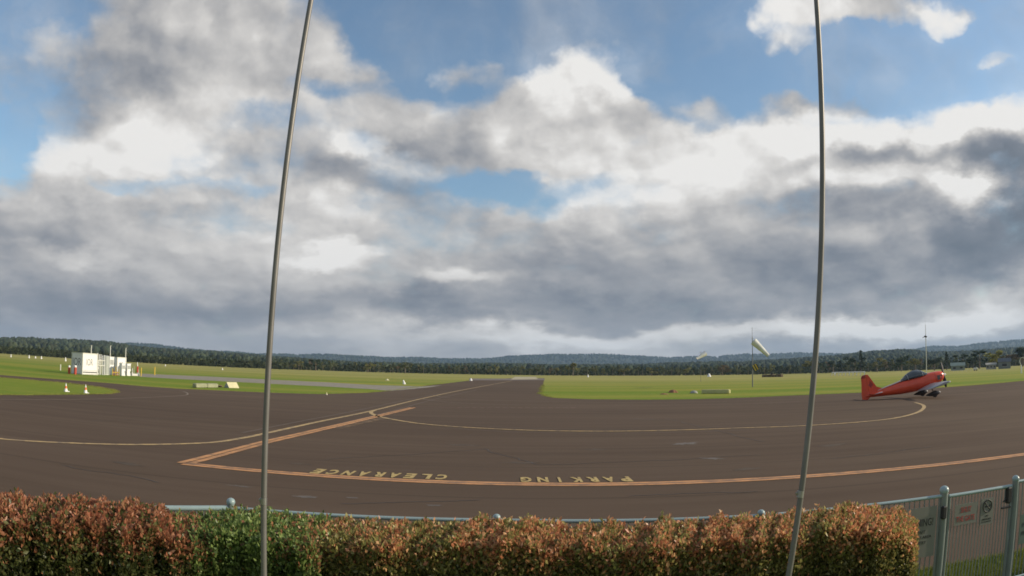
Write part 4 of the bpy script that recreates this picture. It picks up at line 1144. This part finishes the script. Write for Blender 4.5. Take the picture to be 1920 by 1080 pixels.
ws = empty('windsock', b0, facing(1411, b0), 'tall windsock on a thin grey pole, white sleeve hanging down to the right', 'windsock')
zt = P(1411, 613, Dw).z; zs = P(1411, 640, Dw).z
mb = MB(); mb.tube((0, 0, 0), (0, 0, zs - .6), .10, .05, 10); mb.tube((0, 0, zs - .6), (0, 0, zt), .035, .02, 8); mb.build('pole', mat('grey_pole_paint', (.16, .17, .17), .6), ws)
hs = Dw / F
mb = MB()
for i in range(18):
    t0 = 2 * PI * i / 18; t1 = 2 * PI * (i + 1) / 18; c = (2 * hs, 0, zs)
    mb.tube((c[0] + math.cos(t0) * .15, math.sin(t0) * .5, zs + math.cos(t0) * -.1 + math.sin(t0) * 0 + .48 * math.cos(t0)), (c[0] + math.cos(t1) * .15, math.sin(t1) * .5, zs + .38 * math.cos(t1)), .02, .02, 5)
mb.tube((0, 0, zs + .5), (2 * hs, 0, zs + .4), .025); mb.tube((0, 0, zs - .5), (2 * hs, 0, zs - .4), .025); mb.tube((0, 0, zs - .62), (0, 0, zs + .66), .07, .07, 8)
mb.build('swivel_frame', M_GREY, ws)
sock_cone((2 * hs, 0, zs), (30 * hs, .3, zs - 27 * hs), 7.0 * hs, 3.0 * hs, ws, 4, M_SOCK, M_SOCK2)
mb = MB()
for z_, w_ in ((zt - .25, .9), (zt - .55, 1.6)):
    mb.tube((-.25, 0, z_), (w_, 0, z_ + .02), .012, .010, 5)
for x_ in (-.2, .3, .8): mb.tube((x_, -.25, zt - .25), (x_, .25, zt - .25), .008, .008, 4)
mb.build('aerial', M_GREY, ws)
zm = P(1411, 689, Dw).z
mk = empty('striped_marker', b0 + Vector((0, 0, 0)), facing(1411, b0), 'yellow and black striped disc board on the windsock pole', 'marker')
mk.parent = ws; mk.location = (5.5 * hs, -.12, zm); mk.rotation_euler = (0, 0, 0)
del mk['category']; del mk['label']
bw = [(-6, 3.0), (-3.6, 5.2), (-1.2, 6.2), (1.2, 6.2), (3.6, 5.2), (6, 3.0)]
for k in range(5):
    (xa, ha), (xb, hb) = bw[k], bw[k + 1]
    mb = MB(); y0 = .03
    q = [Vector((xa * .95 * hs, y, z)) for y in (-y0, y0) for z in (-ha * hs, ha * hs)] + [Vector((xb * .95 * hs, y, z)) for y in (-y0, y0) for z in (-hb * hs, hb * hs)]
    mb.add(q, [(0, 1, 5, 4), (2, 6, 7, 3), (0, 2, 3, 1), (4, 5, 7, 6), (1, 3, 7, 5), (0, 4, 6, 2)])
    o = mb.build('stripe', M_YELP if k % 2 else M_BLACKP, mk); o.rotation_euler = (0, -.5, 0)

b1 = foot(1314, 190); 
ws2 = empty('windsock', b1, facing(1314, b1), 'short white windsock sleeve far off, left of the tall windsock', 'windsock'); k1 = 190 / F
z2 = P(1321, 661, 190).z
mb = MB(); mb.tube((0, 0, 0), (0, 0, z2 + .3), .05, .03, 8); mb.build('pole', mat('dull_green_pole_paint', (.12, .14, .12), .7), ws2)
mb = MB(); mb.tube((-.4, 0, z2), (9 * k1, 0, z2 + .1), .03); mb.build('arm', M_GREY, ws2)
sock_cone((8.5 * k1, 0, z2 - .2), (-7 * k1, -1.5, z2 - 11 * k1), 5.0 * k1, 2.2 * k1, ws2, 3, M_WHITE, M_SOCK)

# ------------------------------------------------------------------ antenna mast
Dm = 140.0; bm_ = foot(1737, Dm); km = Dm / F
ms = empty('antenna_mast', bm_, facing(1737, bm_), 'tall thin pale mast with a small dark instrument, behind the aeroplane nose', 'mast')
zt = P(1735, 609, Dm).z; zi = P(1735, 632, Dm).z
mb = MB(); mb.tube((0, 0, 0), (0, 0, zi), .09, .075, 10); mb.build('pole', M_OFFW, ms)
mb = MB(); mb.tube((0, 0, zi), (0, 0, zt), .05, .04, 8); mb.tube((0, 0, zt), (0, 0, zt + 14 * km), .012, .008, 5); mb.build('whip_aerial', M_GREY, ms)
mb = MB(); mb.box((-.38, -.1, zi + .02), (.65, .3, .10), 0, ('Y', -.5), .02); mb.ball((-.12, 0, zi + .12), .20, 10, 6); mb.box((.12, 0, zi + .05), (.28, .2, .28), 0, None, .03); mb.build('weather_instrument', M_BLACKP, ms)

# ------------------------------------------------------------------ fuel facility
c0 = G(154, 702.3); Df = flen(c0); ks = Df / F
turn = math.radians(36); rzf = facing(154, c0, turn)
def at_px(px, y=None):
    yy = y if y is not None else lerp_tab([(110, 700.5), (154, 702.3), (184, 703), (220, 704.2), (262, 705.2), (300, 705.5)], px)
    q = G(px, yy)
    return q * (1 + 2.2 / q.length) if px > 185 and px < 262 else q
W2 = 36.5 * ks
def ibox(name, px, wpx, hpx, dpx, label, cat, m, y=None, turn_=turn, parts=None):
    p = at_px(px, y); root = empty(name, p, facing(px, p, turn_), label, cat)
    mb = MB(); mb.box((0, dpx * ks / 2, hpx * ks / 2), (wpx * ks, dpx * ks, hpx * ks), 0, None, .03); mb.build('cabinet', m, root)
    if parts: parts(root, wpx * ks, hpx * ks, dpx * ks)
    return root
def container(corner, w, d_, h, label, right_text, left_text):
    root = empty('fuel_container', corner, rzf, label, 'fuel tank')
    # local: -Y is the sunlit face, -X the shaded end; origin at the near vertical edge
    mb = MB(); mb.box((w / 2, d_ / 2, h / 2 + .06), (w - .10, d_ - .10, h - .16)); body = mb.build('body', M_WHITE, root)
    t = .11
    for x in (t / 2, w - t / 2):
        for y in (t / 2, d_ - t / 2): MB().box((x, y, h / 2), (t, t, h)).build('corner_post', M_OFFW, root)
    for z in (t / 2 + .02, h - t / 2):
        for cc_, sz_ in (((w / 2, t / 2 + .003, z), (w - 2 * t, t - .02, t)), ((w / 2, d_ - t / 2 - .003, z), (w - 2 * t, t - .02, t)),
                         ((t / 2 + .003, d_ / 2, z), (t - .02, d_ - 2 * t, t)), ((w - t / 2 - .003, d_ / 2, z), (t - .02, d_ - 2 * t, t))):
            MB().box(cc_, sz_).build('frame_rail', M_OFFW, root)
    mb = MB(); mb.box((w / 2, .035, .33), (w - .26, .02, .13)); mb.build('dark_band', M_BLACKP, root)
    mb = MB(); mb.box((w / 2, .037, .56), (w - .30, .02, .05)); mb.build('lettering_band', M_GREY, root)
    if right_text:
        o = text_mesh('lettering', right_text, M_SIGNK, w * .40, h * .30, .01, root, bold=-.018); o.rotation_euler = (PI / 2, 0, 0); o.location = (w * .47, .040, h * .58)
    if left_text:
        o = text_mesh('lettering', left_text, M_SIGNK, d_ * .72, h * .34, .01, root, bold=-.015); o.rotation_euler = (PI / 2, 0, -PI / 2); o.location = (.040, d_ * .52, h * .58)
    return root
# right face 30 px of 36.5, left face 21 px
container(c0, W2, W2, 38.5 * ks, 'white square fuel container with dark lettering, leftmost, beside the red bollards', 'IOR', 'IOR')
c3 = at_px(219)
container(c3, 24 * ks, 22 * ks, 35 * ks, 'white fuel container with dark lettering, right one behind the pumps', 'IOR', None)
def disp(root, w, h, d_):
    mb = MB(); mb.box((0, -.02, h * .72), (w * .7, .03, h * .28)); mb.build('display', M_GREY, root)
    mb = MB(); mb.path([(w * .5, -.04, h * .7), (w * .75, -.12, h * .35), (w * .55, -.1, h * .12), (w * .3, -.06, h * .4)], .03, 6); mb.build('hose', M_DARK, root)
    mb = MB(); mb.box((0, d_ / 2, h + .03), (w * 1.12, d_ * 1.12, .06)); mb.build('lid', M_WHITE, root)
ibox('fuel_dispenser', 182.5, 5, 26, 4, 'slim white fuel dispenser against the left fuel container', 'fuel pump', M_WHITE, y=702.6, parts=disp)
ibox('fuel_dispenser', 209, 11, 34, 10, 'tall white fuel dispenser between the grey tank and the right container', 'fuel pump', M_WHITE, parts=disp)
ibox('fuel_dispenser', 231.5, 9, 23, 9, 'white fuel dispenser in front of the right fuel container', 'fuel pump', M_WHITE, y=705.5, parts=disp)
ibox('fuel_dispenser', 241.5, 9, 23, 9, 'white fuel dispenser at the right end of the pump row', 'fuel pump', M_WHITE, y=705.6, parts=disp)
# ladder frame beside the left container
p = at_px(187); lad = empty('access_ladder', p, rzf, 'white steel access ladder right of the left fuel container', 'ladder')
for x in (-.22, .22):
    mb = MB(); mb.tube((x, 0, 0), (x, 0, 38 * ks), .04, .04, 8); mb.build('rail', M_WHITE, lad)
for k in range(9):
    mb = MB(); mb.tube((-.22, 0, .25 + k * .27), (.22, 0, .25 + k * .27), .018, .018, 6); mb.build('rung', M_WHITE, lad)
p = at_px(186, 703.6); lad2 = empty('pipe_stand', p, rzf, 'bundle of white vertical pipes left of the grey round tank', 'pipes')
for x, hh in ((-.35, 40), (.05, 38), (.55, 36), (.85, 37)):
    mb = MB(); mb.tube((x, -.1, 0), (x - .1, -.1, hh * ks), .06, .05, 8); mb.build('pipe', M_WHITE, lad2)
for z_ in (1.3, 2.0): MB().box((.25, -.1, z_), (1.3, .08, .09)).build('bracket', M_OFFW, lad2)
p = at_px(197.5); tk = empty('round_tank', p, rzf, 'grey upright round tank between the two fuel containers', 'tank')
mb = MB(); mb.tube((0, 0, .12), (0, 0, 35 * ks), 7 * ks, 7 * ks, 24); mb.build('shell', mat('dull_grey_tank', (.40, .43, .40), .5, var=.1, vscale=2), tk)
mb = MB(); mb.ball((0, 0, 35 * ks), 7 * ks, 20, 8, (1, 1, .22)); mb.build('dome', M_GREY, tk)
mb = MB(); mb.tube((0, 0, 0), (0, 0, .12), 7.5 * ks, 7.5 * ks, 24); mb.build('plinth', M_OFFW, tk)
p = at_px(215, 705); pr = empty('pipe_rack', p, rzf, 'low yellow and brown pipework in front of the pumps', 'pipes')
for i, (x, hh, mm) in enumerate([(-.5, 14, M_YELP), (-.25, 9, M_REDP), (.1, 17, M_YELP), (.35, 8, M_REDP), (.7, 12, M_YELP)]):
    mb = MB(); mb.tube((x, -.1, 0), (x, -.1, hh * ks), .05, .05, 8); mb.build('pipe', mm, pr)
mb = MB(); mb.tube((-.6, -.1, .45), (.8, -.1, .45), .05, .05, 8); mb.build('crosspipe', M_YELP, pr)
p = at_px(254, 705.4); tr = empty('bund_tray', p, facing(254, p, .2), 'low white bund tray at the right end of the fuel facility', 'tray')
mb = MB(); mb.box((0, .35, .05), (15 * ks, .9, .10))
for y in (-.09, .79): mb.box((0, y, 4.2 * ks / 2 + .0), (15 * ks, .05, 8 * ks * .5))
for x in (-7.6 * ks, 7.6 * ks): mb.box((x, .35, 2.4 * ks), (.05, .9, 5 * ks))
mb.build('tray', M_WHITE, tr)
for x, hh, m_ in ((-5.5, 15, M_WHITE), (-2.5, 19, M_GREY), (-7, 12, M_WHITE), (7.2, 13, M_WHITE)):
    mb = MB(); mb.tube((x * ks, 0, .1), ((x - 1.2) * ks, 0, hh * ks), .05, .04, 8); mb.build('upright', m_, tr)
p = at_px(257.5, 704.2); ex = empty('wheeled_extinguisher', p, rzf, 'tall red fire extinguisher standing in the white bund tray', 'extinguisher')
mb = MB(); mb.tube((0, 0, 6 * ks), (0, 0, 17 * ks), 2.1 * ks, 2.1 * ks, 14); mb.ball((0, 0, 17 * ks), 2.1 * ks, 14, 6, (1, 1, .8)); mb.build('cylinder', M_REDP, ex)
mb = MB(); mb.tube((0, 0, 18 * ks), (-.9 * ks, 0, 27 * ks), .07, .05, 8); mb.build('white_horn', M_WHITE, ex)
mb = MB(); mb.tube((0, 0, .1), (0, 0, 6 * ks), .12, .12, 10); mb.build('stand', M_GREY, ex)
# lamp poles over the roofs
for px, y0, y1, lab in ((169.5, 648, 703.2, 'thin pale lamp pole rising behind the left fuel container'), (205.3, 648.5, 704, 'thin pale lamp pole rising between the tank and the pumps'), (234.3, 653, 704.8, 'thin pale lamp pole rising behind the right fuel container')):
    p = at_px(px) * 1.03; p.z = 0; Dp = flen(p); root = empty('lamp_pole', p, rzf, lab, 'pole')
    zt = P(px, y0, Dp).z
    mb = MB(); mb.tube((0, 0, 0), (0, 0, zt), .085, .065, 10); mb.build('shaft', M_OFFW, root)
    mb = MB(); mb.box((.0, 0, zt + .03), (.26, .2, .08), 0, None, .02); mb.build('lamp_head', M_GREY, root)

def bollard(px, yb, yt, m, label, m2=None, r_=2.2, cat='bollard', lean=0):
    p = G(px, yb); D_ = flen(p); k = D_ / F; h = (yb - yt) * k
    root = empty('bollard', p, 0, label, cat)
    mb = MB(); mb.tube((0, 0, 0), (lean * k, 0, h * .8), r_ * k, r_ * k, 12); mb.build('post', m, root)
    mb = MB(); mb.tube((lean * k, 0, h * .8), (lean * k, 0, h * .97), r_ * k * 1.04, r_ * k * .9, 12); mb.ball((lean * k, 0, h * .97), r_ * k * .9, 10, 6, (1, 1, .5)); mb.build('cap', m2 or m, root)
bollard(129.5, 701, 686.5, M_REDP, 'red bollard with white top, left one beside the fuel container', M_WHITE)
bollard(141, 702, 686.5, M_REDP, 'red bollard with white top, right one in front of the shaded container end', M_WHITE, 2.6)
bollard(113.3, 694.5, 684, M_OFFW, 'thin pale post on the grass left of the red bollards', None, 1.0, 'post')
bollard(264.5, 705.4, 690, M_YELP, 'thin yellow bollard beside the white bund tray', None, 1.0)
bollard(289.8, 703.4, 688.5, M_YELP, 'thin yellow bollard standing alone at the start of the gravel path', None, 1.1)

# ------------------------------------------------------------------ cones on the grass island
for px, yb, yt, lab in ((123.5, 734.5, 719.5, 'orange and white traffic cone on the grass island, left one'), (160.5, 737.5, 722, 'orange and white traffic cone on the grass island, right one near the tarmac')):
    p = G(px, yb); k = flen(p) / F; h = (yb - yt) * k; root = empty('traffic_cone', p, facing(px, p), lab, 'traffic cone')
    mb = MB(); mb.box((1.5 * k, 0, .03), (9 * k, 9 * k, .06), .3, None, .015); mb.build('base', M_WHITE, root)
    for nm, z0, z1, m_ in (('lower_cone', .06, .38, M_WHITE), ('orange_band', .38, .68, M_ORC), ('upper_cone', .68, 1.0, M_WHITE)):
        mb = MB(); r0_ = 3.6 * k * (1 - z0 * .86); r1_ = 3.6 * k * (1 - z1 * .86); mb.tube((0, 0, max(.06, z0 * h)), (0, 0, z1 * h), r0_, r1_, 16); mb.build(nm, m_, root)

# ------------------------------------------------------------------ small markers on the grass
def marker(px, yb, hpx, wpx, label, m=None, lean=0.0):
    p = G(px, yb); D_ = flen(p)
    if D_ > 430: p = p * (430 / D_); D_ = 430
    k = D_ / F; root = empty('cone_marker', p, facing(px, p), label, 'runway marker')
    mb = MB(); mb.tube((0, 0, .04), (lean * k, 0, hpx * k), wpx * k * .5, wpx * k * .16, 12); mb.build('cone', m or M_WHITE, root)
    mb = MB(); mb.tube((0, 0, 0), (0, 0, .05), wpx * k * .62, wpx * k * .62, 12); mb.build('foot_ring', M_OFFW, root)
marker(20.5, 669.5, 5, 2.5, 'pale marker on the far grass at the left edge')
marker(54.5, 671.5, 5.5, 3, 'white marker on the far grass, first of three close together')
marker(66.5, 671.8, 4, 3, 'white marker on the far grass, middle of three close together')
marker(77.5, 673, 5, 3, 'white marker on the far grass, right of three close together')
marker(122.8, 677.3, 7, 3.6, 'bright white marker on the grass just left of the fuel container')
marker(758, 720.5, 8, 6, 'bright white leaning cone marker on grass beside the gravel path end', None, -2)
marker(726, 713, 2.5, 7, 'flat pale yellow marker on grass left of the white leaning cone', M_CREAM)
marker(883, 714, 5, 5.5, 'white marker at the left corner of the taxiway end')
marker(612.5, 740.5, 5, 3, 'small cream marker on the tarmac edge left of the taxiway', M_CREAM)
marker(1102.5, 705, 5, 3.5, 'tiny white marker on the far grass right of the taxiway')
marker(1329.5, 706, 6, 8, 'white marker on the far grass below the left windsock')
marker(310, 686.5, 3, 2.5, 'tiny white marker on the grass right of the fuel facility')
marker(417, 693.5, 3.5, 3, 'tiny white marker on the far grass left of the left steel rod')
marker(1565, 697.5, 3, 3, 'tiny pale marker on the far grass left of the white rail')

# gable marker and blocks
def gable(px, yb, wpx, hpx, label, m, dpx=None, turn_=.45):
    p = G(px, yb); k = flen(p) / F; root = empty('gable_marker', p, facing(px, p, turn_), label, 'runway marker')
    w = wpx * k; h = hpx * k; d_ = (dpx or hpx * 1.3) * k
    for sg in (-1, 1):
        mb = MB(); q = [(-w / 2, sg * d_ / 2, .02), (w / 2, sg * d_ / 2, .02), (w / 2, 0, h), (-w / 2, 0, h)]
        inner = [(x, y - sg * .03, z - .02) for x, y, z in q]; mb.loft([[Vector(a_) for a_ in q], [Vector(a_) for a_ in inner]], False); mb.build('sloping_board', m, root)
    for x in (-w / 2 + .03, w / 2 - .03):
        mb = MB(); mb.loft([[Vector((x + e, -d_ / 2 + .06, .02)), Vector((x + e, d_ / 2 - .06, .02)), Vector((x + e, 0, h - .05))] for e in (-.015, .015)], False)
        mb.build('end_board', M_GREY, root)
gable(434, 727.3, 22, 10.5, 'cream gable marker catching the sun beside the gravel path', M_CREAM, 20, .55)
def blockrow(px0, px1, yb, hpx, n, label, m, name='concrete_block', cat='block'):
    a_ = G(px0, yb); b_ = G(px1, yb); k = flen(a_) / F; c_ = (a_ + b_) / 2; u = b_ - a_; root = empty(name, c_, math.atan2(u.y, u.x), label, cat)
    L = u.length; w = L / n
    for i in range(n):
        mb = MB(); mb.box((-L / 2 + w * (i + .5), 0, hpx * k / 2), (w - .04, hpx * k * 1.3, hpx * k), 0, None, .07); mb.build('segment', m, root)
M_OLIVEB = mat('mossy_concrete', (.30, .31, .20), .9, var=.2, vscale=3)
blockrow(364, 406, 727, 8, 2, 'long dull grey-green block on the grass left of the cream gable marker', M_OLIVEB)
blockrow(407, 416, 726, 4, 1, 'low brown timber rail on the grass beside the cream gable marker', mat('brown_timber', (.13, .10, .05), .9, var=.3, vscale=3), 'timber_rail', 'rail')
blockrow(1316, 1369, 738, 7.5, 1, 'long low pale yellow-green block on the grass right of the taxiway', mat('pale_yellow_block', (.48, .47, .22), .85, var=.12, vscale=3), 'marker_block')
p = G(1301, 737.5); k = flen(p) / F; root = empty('pit_cover', p, facing(1301, p), 'low grey domed pit cover left of the pale block', 'cover')
mb = MB(); mb.ball((0, 0, .0), 7.5 * k, 16, 8, (1, .8, .72)); mb.build('dome', mat('grey_concrete', (.34, .35, .31), .9, var=.15, vscale=3), root)
mb = MB(); mb.tube((0, 0, 0), (0, 0, .06), 8 * k, 8 * k, 18); mb.build('rim', M_OLIVEB, root)
# bare red-brown earth
M_SOIL = mat('bare_red_earth', (.27, .13, .06), .95, var=.3, vscale=3)
def earth(px, py, w, d_, h, label):
    c = G(px, py); r_ = np.random.default_rng(int(px)); mb = MB(); rings = []
    for k_, (f, z) in enumerate(((1, -.02), (.8, .35), (.5, .8), (.15, 1.0))):
        rings.append([Vector((math.cos(2 * PI * i / 18) * w * f * (1 + .18 * math.sin(i * 2.3 + k_)), math.sin(2 * PI * i / 18) * d_ * f * (1 + .2 * math.sin(i * 1.7)), h * z + r_.uniform(-.02, .02))) for i in range(18)])
    mb.loft(rings); o = mb.build('earth_mound', M_SOIL, None, c); tag(o, label, 'mound')
earth(1262, 736, .55, 1.4, .35, 'low red-brown earth mound on the grass left of the grey pit cover')
earth(1245, 739.5, .5, .8, .12, 'flat scrape of red-brown earth at the tarmac edge')
M_DGR = mat('dark_grass_patch', (.05, .06, .03), .95, var=.3, vscale=2)
earth2 = [(1205, 727, 1.3, .9), (1219, 726.4, .5, .5)]
for px, py, w, d_ in earth2: blotch(px, py, w, d_, 0, M_DGR, 'dark_grass_patch')
blotch(1285, 832, .55, .28, .7); blotch(1335, 860, .35, .18, -.6); blotch(570, 932, .26, .10, .1); blotch(450, 912, .25, .06, 0); blotch(815, 948, .14, .06, 0); blotch(660, 934, .12, .05, 0)

# white rail barrier far off
pa = foot(1560, 330); pb = foot(1621, 300); u = pb - pa; kb = 315 / F
wr = empty('white_rail_barrier', (pa + pb) / 2, math.atan2(u.y, u.x), 'row of short white slanting posts under one rail on the far grass', 'barrier')
L = u.length
for i in range(10):
    x = -L / 2 + L * i / 9
    mb = MB(); mb.box((x, 0, 3.0 * kb), (.55, .12, 6.8 * kb), 0, ('Y', .45)); mb.build('post', M_WHITE, wr)
mb = MB(); mb.box((0, .10, 6.2 * kb), (L + .6, .06, .42)); mb.build('rail', M_WHITE, wr)
# low dark stack
pa = foot(1430, 330); pb = foot(1467, 322); u = pb - pa; kb = 326 / F; L = u.length
ds = empty('timber_stack', (pa + pb) / 2, math.atan2(u.y, u.x), 'low dark brown stack of timber on the far grass right of the windsock pole', 'timber stack')
M_TIM = mat('dark_timber', (.14, .105, .065), .9, var=.4, vscale=.8)
for i in range(7):
    x = -L / 2 + L * (i + .5) / 7; hh = random.uniform(4.2, 5.6) * kb
    mb = MB(); mb.box((x, 0, hh / 2), (L / 7 - .25, 1.6, hh), random.uniform(-.08, .08), None, .08); mb.build('bundle', M_TIM, ds)

# ------------------------------------------------------------------ buildings at the right
def shed(px0, px1, D_, yt, eave, label, wall, roofm, name='shed', cat='shed', win=2, base_y=None):
    a_ = foot(px0, D_); b_ = foot(px1, D_); u = b_ - a_; L = u.length; root = empty(name, (a_ + b_) / 2, math.atan2(u.y, u.x), label, cat)
    H_ = P((px0 + px1) / 2, yt, D_).z; he = H_ * eave; dp = 6.0
    mb = MB(); mb.box((0, dp / 2, he / 2), (L, dp, he)); mb.build('wall', wall, root)
    mb = MB(); o_ = .35
    mb.loft([[Vector((x, y, z)) for y, z in ((-o_, he + .02), (dp / 2, H_), (dp + o_, he + .02), (dp / 2, H_ - .22), )] for x in (-L / 2 - o_, L / 2 + o_)], False); mb.build('roof', roofm, root)
    for x in (-L / 2 + .02, L / 2 - .02):
        mb = MB(); mb.loft([[Vector((x + e, 0, he)), Vector((x + e, dp, he)), Vector((x + e, dp / 2, H_ - .1))] for e in (-.02, .02)], False); mb.build('gable_wall', wall, root)
    for i in range(win):
        x = -L / 2 + L * (i + .5) / win
        mb = MB(); mb.box((x, -.03, he * .55), (L / win * .38, .08, he * .4)); w_ = mb.build('window', M_BLACKP, root)
        mb = MB(); mb.box((x, -.05, he * .55 - he * .2 - .06), (L / win * .45, .12, .1)); mb.build('sill', M_OFFW, w_)
    return root
M_ROOFG = mat('green_grey_roofing', (.22, .28, .24), .6, var=.1, vscale=.5); M_ROOFD = mat('dark_roofing', (.10, .11, .12), .6, var=.1, vscale=.5)
M_WALLP = mat('pale_wall', (.30, .29, .24), .8, var=.08, vscale=.5); M_WALLG = mat('grey_metal_wall', (.17, .19, .19), .6, var=.1, vscale=.5)
shed(1783, 1809, 400, 679.5, .58, 'low house with a grey-green roof and white end wall beyond the right-hand grass', mat('grey_green_wall', (.22, .26, .22), .8), M_ROOFG, 'house', 'house', 2)
shed(1849, 1868, 380, 680, .7, 'long low pale shed with dark openings under the yellow-green tree', M_WALLP, mat('faded_roof', (.38,.37,.32), .7), 'long_shed', 'shed', 3)
shed(1872, 1895, 380, 671, .62, 'grey metal shed, tallest of the buildings at the right', M_WALLG, M_ROOFD, 'metal_shed', 'shed', 1)
pa = foot(1815, 330); k = 330 / F
car = empty('parked_trailer', foot(1829, 330), facing(1829, pa), 'small pale trailer parked right of the white-walled house', 'trailer')
mb = MB(); mb.box((0, 0, 3.6 * k), (8 * k, 2.0, 3.6 * k), 0, None, .2); mb.build('body', M_OFFW, car)
for x in (-2 * k, 2 * k):
    mb = MB(); mb.tube((x, -1.05, .35), (x, -.8, .35), .35, .35, 14); mb.build('wheel', M_DARK, car)
hw = [o for o in col.objects if o.name == 'house'][0]
p_ = [c for c in hw.children if c.name.startswith('gable_wall')][-1]; p_.data.materials[0] = M_WHITE
# thin rail along the far right grass
pa = foot(1772, 300); pb = foot(1860, 300); u = pb - pa; L = u.length
fr = empty('boundary_rail', (pa + pb) / 2, math.atan2(u.y, u.x), 'thin white boundary rail in front of the white-walled house', 'fence')
mb = MB(); mb.box((0, 0, .75), (L, .06, .10)); mb.build('rail', M_OFFW, fr)
for i in range(12):
    mb = MB(); mb.box((-L / 2 + L * i / 11, .05, .40), (.09, .05, .80)); mb.build('post', M_OFFW, fr)
# white post with a hoop at the right edge
p = foot(1915, 180); k = 180 / F; zb = 0; z1 = P(1915, 684, 180).z
hp = empty('hooped_post', p, facing(1915, p), 'white post carrying a pale curved hoop at the right edge of the far grass', 'post')
mb = MB(); mb.tube((0, 0, 0), (0, 0, z1), .16, .14, 10); mb.build('post', M_WHITE, hp)
mb = MB(); c_ = Vector((2.5 * k, 0, z1 + 6 * k)); rr = 6.5 * k
pp = [c_ + Vector((math.cos(t) * rr * .8, 0, math.sin(t) * rr)) for t in np.linspace(.4, PI + .9, 16)]; mb.path([Vector(q) for q in pp], .09, 6); mb.build('hoop', M_OFFW, hp)

# ------------------------------------------------------------------ haze
mz = bpy.data.materials.new('haze_air'); mz.use_nodes = True; t = mz.node_tree; t.nodes.clear()
vp = t.nodes.new('ShaderNodeVolumePrincipled'); vp.inputs['Color'].default_value = (.45, .68, 1.0, 1); vp.inputs['Density'].default_value = HAZE; vp.inputs['Anisotropy'].default_value = .2
ou = t.nodes.new('ShaderNodeOutputMaterial'); t.links.new(vp.outputs[0], ou.inputs['Volume'])
mb = MB(); mb.box((0, 0, 198), (19200, 19200, 398)); hz = mb.build('haze', mz); tag(hz, kind='stuff')
